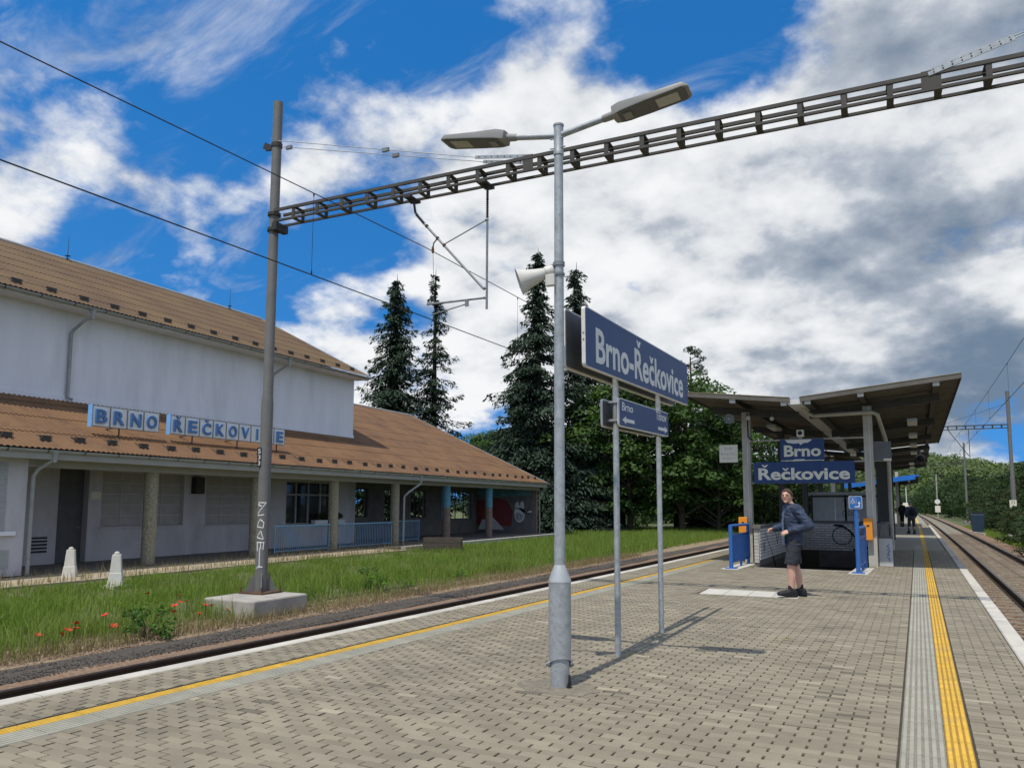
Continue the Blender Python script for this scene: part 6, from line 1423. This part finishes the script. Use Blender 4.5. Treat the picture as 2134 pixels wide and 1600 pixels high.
def pick_bank(n_):
    y = 5.5 + 44*RNG.random(n_)**1.35; a = xLv(y)-4.15; t = RNG.random(n_); x = a + (-17.5-a)*t
    clump = np.sin(x*2.1+np.sin(y*1.3)*1.7)*np.sin(y*1.7+x*.6)+.35*np.sin(x*5.3)*np.sin(y*4.7); keep = RNG.random(n_) < np.clip(.55+.5*clump, .12, 1)*np.where(t < .10, .10+2.0*t*(1+.8*np.sin(y*2.3+1.0)*np.sin(y*.9)), 1)*np.where(t > .93, .45, 1)
    blk = (x > -11.16) & (x < -9.86) & (y > GY-1.08) & (y < GY+.40); keep &= ~blk
    x, y, t = x[keep], y[keep], t[keep]; hf = (1.12-.84*t**1.4)*(1+.45*np.sin(x*1.3+y*.7)*np.sin(y*1.1-x*.4)); return np.stack([x, y, bank_z(x, y)-.01, hf], -1)
blades(125000, pick_bank, (.13, .44), .0075, M['grass'], 'bank_grass', 'long green grass on the bank between the track and the station')
def pick_patch(n_):
    P_ = pick_bank(n_); k_ = np.sin(P_[:, 0]*.9+1.3)*np.sin(P_[:, 1]*.55)+.5*np.sin(P_[:, 0]*2.3)*np.sin(P_[:, 1]*1.9+.7); return P_[k_ > .25]
blades(75000, pick_patch, (.18, .50), .006, M['seed_grass'], 'seeding_grass', 'patches of yellowish seeding grass on the bank')
def bank_weeds():
    rg = np.random.default_rng(77); P_ = pick_bank(2600); P_ = P_[(rg.random(len(P_)) < np.where(P_[:, 0] > xLv(P_[:, 1])-6.2, .9, .25))]; cen = [p[:3] + np.array([0, 0, rg.uniform(.04, .20)*p[3]]) for p in P_]; rad = [rg.uniform(.06, .15) for _ in cen]
    C, U, Wd = leaf_cloud(rg, cen, rad, 1400, .024, .7, .8); link('bank_weeds', cards(C, U, Wd, M['weed'], np.clip(rg.normal(.5, .3, len(C)), 0, 1), 'bank_weeds'), None, kind='stuff', label='low leafy weeds scattered through the bank grass', cat='weeds')
bank_weeds()
def pick_far(n_):
    y = 26 + 36*RNG.random(n_); x = xLv(y)-4.6-RNG.random(n_)*11; k_ = (x > -17.0) | (y > 47.5); x, y = x[k_], y[k_]; return np.stack([x, y, bank_z(x, y), np.where(x < -14, .55, 1.0)], -1)
blades(36000, pick_far, (.2, .5), .011, M['grass'], 'far_grass', 'tall green grass at the far end of the bank below the trees')
def pick_dry(n_):
    y = 4.5 + 26*RNG.random(n_)**1.3; x = xLv(y)-3.9-np.abs(RNG.normal(0, .55, n_)); return np.stack([x, y, bank_z(x, y)-.02], -1)
blades(11000, pick_dry, (.06, .26), .005, M['dry_grass'], 'dry_weeds', 'dry brown weeds along the stony edge of the bank', .5)
def pick_path(n_):
    y = 8 + 22*RNG.random(n_); x = np.where(RNG.random(n_) < .6, -17.3+RNG.normal(0, .25, n_), -19.2+RNG.normal(0, .15, n_)); return np.stack([x, y, np.full(n_, -.34)], -1)
blades(2600, pick_path, (.10, .34), .006, M['dry_grass'], 'path_weeds', 'straggly dry weeds on the sandy path by the station', .3)
def pick_right(n_):
    y = 22 + 80*RNG.random(n_)**1.5; x = np.vectorize(xR)(y)+3.9+np.abs(RNG.normal(0, 1.2, n_)); return np.stack([x, y, np.full(n_, -.95)], -1)
blades(20000, pick_right, (.15, .5), .012, M['grass'], 'right_verge_grass', 'rough grass below the trees along the right track')
def pick_joint(n_):
    cs_ = [(-2.28, 9.5), (-2.30, 7.62), (-2.55, 6.0), (-4.1, 8.2), (-1.0, 9.3), (.2, 12.2), (-3.3, 12.6), (1.55, 16.0), (-5.2, 9.0), (-4.9, 15.3), (-3.4, 18.9), (.5, 14.4)]; P_ = []
    for k in range(n_): c_ = cs_[k % len(cs_)]; P_.append((c_[0]+RNG.normal(0, .07), c_[1]+RNG.normal(0, .09), -.012))
    return np.array(P_)
blades(420, pick_joint, (.012, .05), .003, M['seed_grass'], 'joint_weeds', 'tiny tufts of weed in the joints of the platform paving', .6)
# leafy shrubs on the bank
SH = 'young shrubs on the grass bank'
def shrub_mesh(seed, H, Rw, m_):
    rg = np.random.default_rng(seed); st = MB(); cen, rad = [], []
    for k in range(16):
        a = rg.random()*6.283; r_ = Rw*math.sqrt(rg.random()); z = H*rg.uniform(.25, .95)*(1-.35*(r_/Rw)); p = np.array([r_*math.cos(a), r_*math.sin(a), z]); cen.append(p); rad.append(Rw*rg.uniform(.22, .34)); st.tube([(0, 0, 0), (p[0]*.4, p[1]*.4, z*.6), tuple(p)], [.008, .006, .003], 4)
    C, U, Wd = leaf_cloud(rg, cen, rad, 2000, .038, .6, .8); tm = bpy.data.meshes.new('stems'); tm.from_pydata(st.v, [], st.f); tm.materials.append(M['bark']); return tm, cards(C, U, Wd, m_, np.clip(rg.normal(.5, .25, len(C)), 0, 1), 'foliage')
def shrub(ms, loc, s, lab):
    t = thing('shrub', loc, lab, 'shrub', SH); t.scale = (s, s, s); inst('stems', ms[0], parent=t); inst('foliage', ms[1], parent=t)
M['leaf_shrub'] = leaf_mat('shrub_leaf', (.045, .11, .018), (.12, .22, .04))
sA, sB = shrub_mesh(51, .62, .40, M['leaf_shrub']), shrub_mesh(52, .55, .30, M['leaf_young'])
shrub(sA, (-9.95, 8.25, -.53), 1.0, 'dark green shrub at the front edge of the poppies'); shrub(sB, (-10.3, 14.6, -.53), .9, 'bright green shrub right of the concrete block'); shrub(sB, (-10.0, 15.5, -.53), .55, 'small bright shrub next to the bright green one'); shrub(sB, (-10.0, 18.0, -.53), .7, 'bright shrub on the bank left of the lamp post'); shrub(sA, (-11.8, 16.4, -.5), .8, 'upright dark weed clump on the bank beyond the block'); shrub(sA, (9.3, 56.0, -.95), 2.4, 'leafy bush at the foot of the mast with the white plate')
# poppies
pp = MB()
for k in range(5):
    a = 2*math.pi*k/5; d = Vector((math.cos(a), math.sin(a), 0)); w = Vector((-d.y, d.x, 0))
    pp.add([(0, 0, 0), tuple(d*.022+w*.020+up*.012), tuple(d*.040+up*.022), tuple(d*.022-w*.020+up*.012)], [(0, 1, 2, 3)])
ppm = bpy.data.meshes.new('petals'); ppm.from_pydata(pp.v, [], pp.f); ppm.materials.append(M['petal'])
stm = bpy.data.meshes.new('stem'); sm_ = MB().tube([(0, 0, 0), (.02, .01, .2), (0, 0, .40)], .003, 5); stm.from_pydata(sm_.v, [], sm_.f); stm.materials.append(M['leaf_dark'])
POP = [(-12.37, 10.23), (-10.15, 9.53), (-10.55, 9.26), (-10.68, 9.47), (-10.01, 8.77), (-10.5, 7.95), (-9.74, 6.83), (-9.75, 6.95), (-10.17, 7.25), (-9.31, 6.47), (-9.62, 6.36), (-9.4, 7.26), (-9.88, 9.4), (-9.37, 8.69), (-9.11, 8.99), (-10.82, 9.75), (-11.6, 10.29), (-9.96, 8.41)]
for i, (x, y) in enumerate(POP):
    f_ = 1.0
    while x*f_ > xL(y*f_)-4.7 and f_ < 1.2: f_ += .01
    x, y = x*f_, y*f_
    zb = float(bank_z(x, y))-.02; hh = max(.13, 1.5-1.7*f_-zb) + random.uniform(.0, .04); t = thing('poppy', (x, y, zb), 'red poppy in the grass in front of the concrete block', 'poppy', 'red poppies on the bank', random.uniform(0, 6))
    s_ = inst('stem', stm, parent=t); s_.scale = (1, 1, hh/.4); p_ = inst('petals', ppm, (0, 0, hh), parent=t); p_.rotation_euler = (random.uniform(.1, .5), random.uniform(-.25, .25), 0); k_ = random.uniform(1.1, 1.75); p_.scale = (k_, k_, k_)
rgp = np.random.default_rng(91); cen_ = [np.array([rgp.uniform(-.08, .10), rgp.uniform(-.95, 1.0), rgp.uniform(.05, .28)]) for _ in range(26)]
C, U, Wd = leaf_cloud(rgp, cen_, [.11]*26, 3000, .035, .5, .9); link('foliage', cards(C, U, Wd, M['leaf_dark'], np.clip(rgp.normal(.4, .25, len(C)), 0, 1), 'foliage'), fp)
# bollards, planter, small things
def bollard(x, y, label):
    t = thing('concrete_bollard', (x, y, -.36), label, 'bollard', 'white concrete bollards'); z = -.36; rz_ = R(45)
    def sq(h, w): return [Vector((x, y, z+h)) + Matrix.Rotation(rz_, 3, 'Z') @ Vector((w*a, w*b, 0)) for a, b in ((-1, -1), (1, -1), (1, 1), (-1, 1))]
    obj('post', MB().rings([sq(-.1, .165), sq(.0, .160), sq(.28, .128), sq(.30, .118), sq(.70, .088)]), mat('white_bollard', (.58, .56, .51), .9, .08, 6, .4, 40, dirt=((.42, .39, .34), 5, .6, .5)), t, bevel=.008); obj('knob', MB().ell((x, y, z+.715), .062, .062, .055, 14, 8), M['slab'], t, smooth=True); obj('footing', MB().box(x-.22, x+.22, y-.22, y+.22, z-.1, z+.012), M['slab'], t)
bollard(-18.3, 12.8, 'white concrete bollard nearest the station wall'); bollard(-15.7, 12.1, 'white concrete bollard standing in the grass')
t = thing('plank_planter', (-15.7, 26.9, -.42), 'old dark wooden planter at the end of the sandy path', 'planter')
pa, pb = Vector((-16.42, 26.45, -.42)), Vector((-15.10, 27.15, -.42)); pd = (pb-pa).normalized(); pn2 = Vector((-pd.y, pd.x, 0)); pc2 = pa + pn2*1.0; pe2 = pb + pn2*1.0
for q0, q1, nn_ in ((pa, pb, -pn2), (pb, pe2, pd), (pc2, pe2, pn2), (pa, pc2, -pd)):
    for k in range(3): obj('plank', MB().obox((q0+q1)/2 + up*(.10+.19*k) + nn_*.02, (q1-q0)*.5, nn_*.02, up*.09), M['wood_dark'], t, bevel=.006)
obj('soil', MB().obox((pa+pe2)/2 + up*.26, pd*.72, pn2*.47, up*.24), M['cinder'], t)
t = thing('grit_container', (8.1, 78, -.95), 'faded blue container beside the right track', 'container'); obj('body', MB().rings([[Vector((8.0+a_*w_, 78+b_*w_*.8, z_)) for a_, b_ in ((-1, -1), (1, -1), (1, 1), (-1, 1))] for z_, w_ in ((-.95, .40), (.75, .50), (.95, .44))]), mat('faded_blue_sheet', (.022, .042, .075), .6, .15, 3), t, bevel=.03); obj('lid', MB().box(7.55, 8.45, 77.6, 78.4, .95, 1.02), M['steel_dark'], t)
obj('drain_channel', MB().obox((7.55, 75.2, -.80), (.10, .0, 0), (-.35, 2.6, 0), (0, 0, .16)), M['edge'], label='pale concrete drain edge beside the far right track', cat='drain')
t = thing('railway_signal', (4.2, 150, -.6), 'far railway signal mast at the end of the platform', 'signal'); obj('mast', MB().tube([(4.9, 150, -.6), (4.9, 150, 5.2)], .07, 8), M['white'], t); obj('signal_head', MB().box(4.65, 5.15, 149.8, 149.9, 5.0, 6.6), M['black'], t); obj('lamp', MB().lathe([(.11, 0), (.11, .02), (0, .03)], 10, (4.9, 149.79, 6.2), (0, -1, 0)), M['white'], t); obj('plate', MB().box(4.3, 5.5, 149.85, 149.9, 1.3, 2.1), M['cream'], t)
t = thing('speed_board', (9.6, 150, -.9), 'round white board on a post beside the far right track', 'sign'); obj('post', MB().tube([(9.6, 150, -.9), (9.6, 150, 7.0)], .10, 8), M['concrete'], t); obj('disc', MB().lathe([(.42, 0), (.42, .03), (0, .03)], 18, (9.6, 149.85, 2.3), (0, -1, 0)), M['white'], t); obj('plate', MB().box(9.2, 10.0, 149.8, 149.84, .5, 1.6), M['cream'], t)
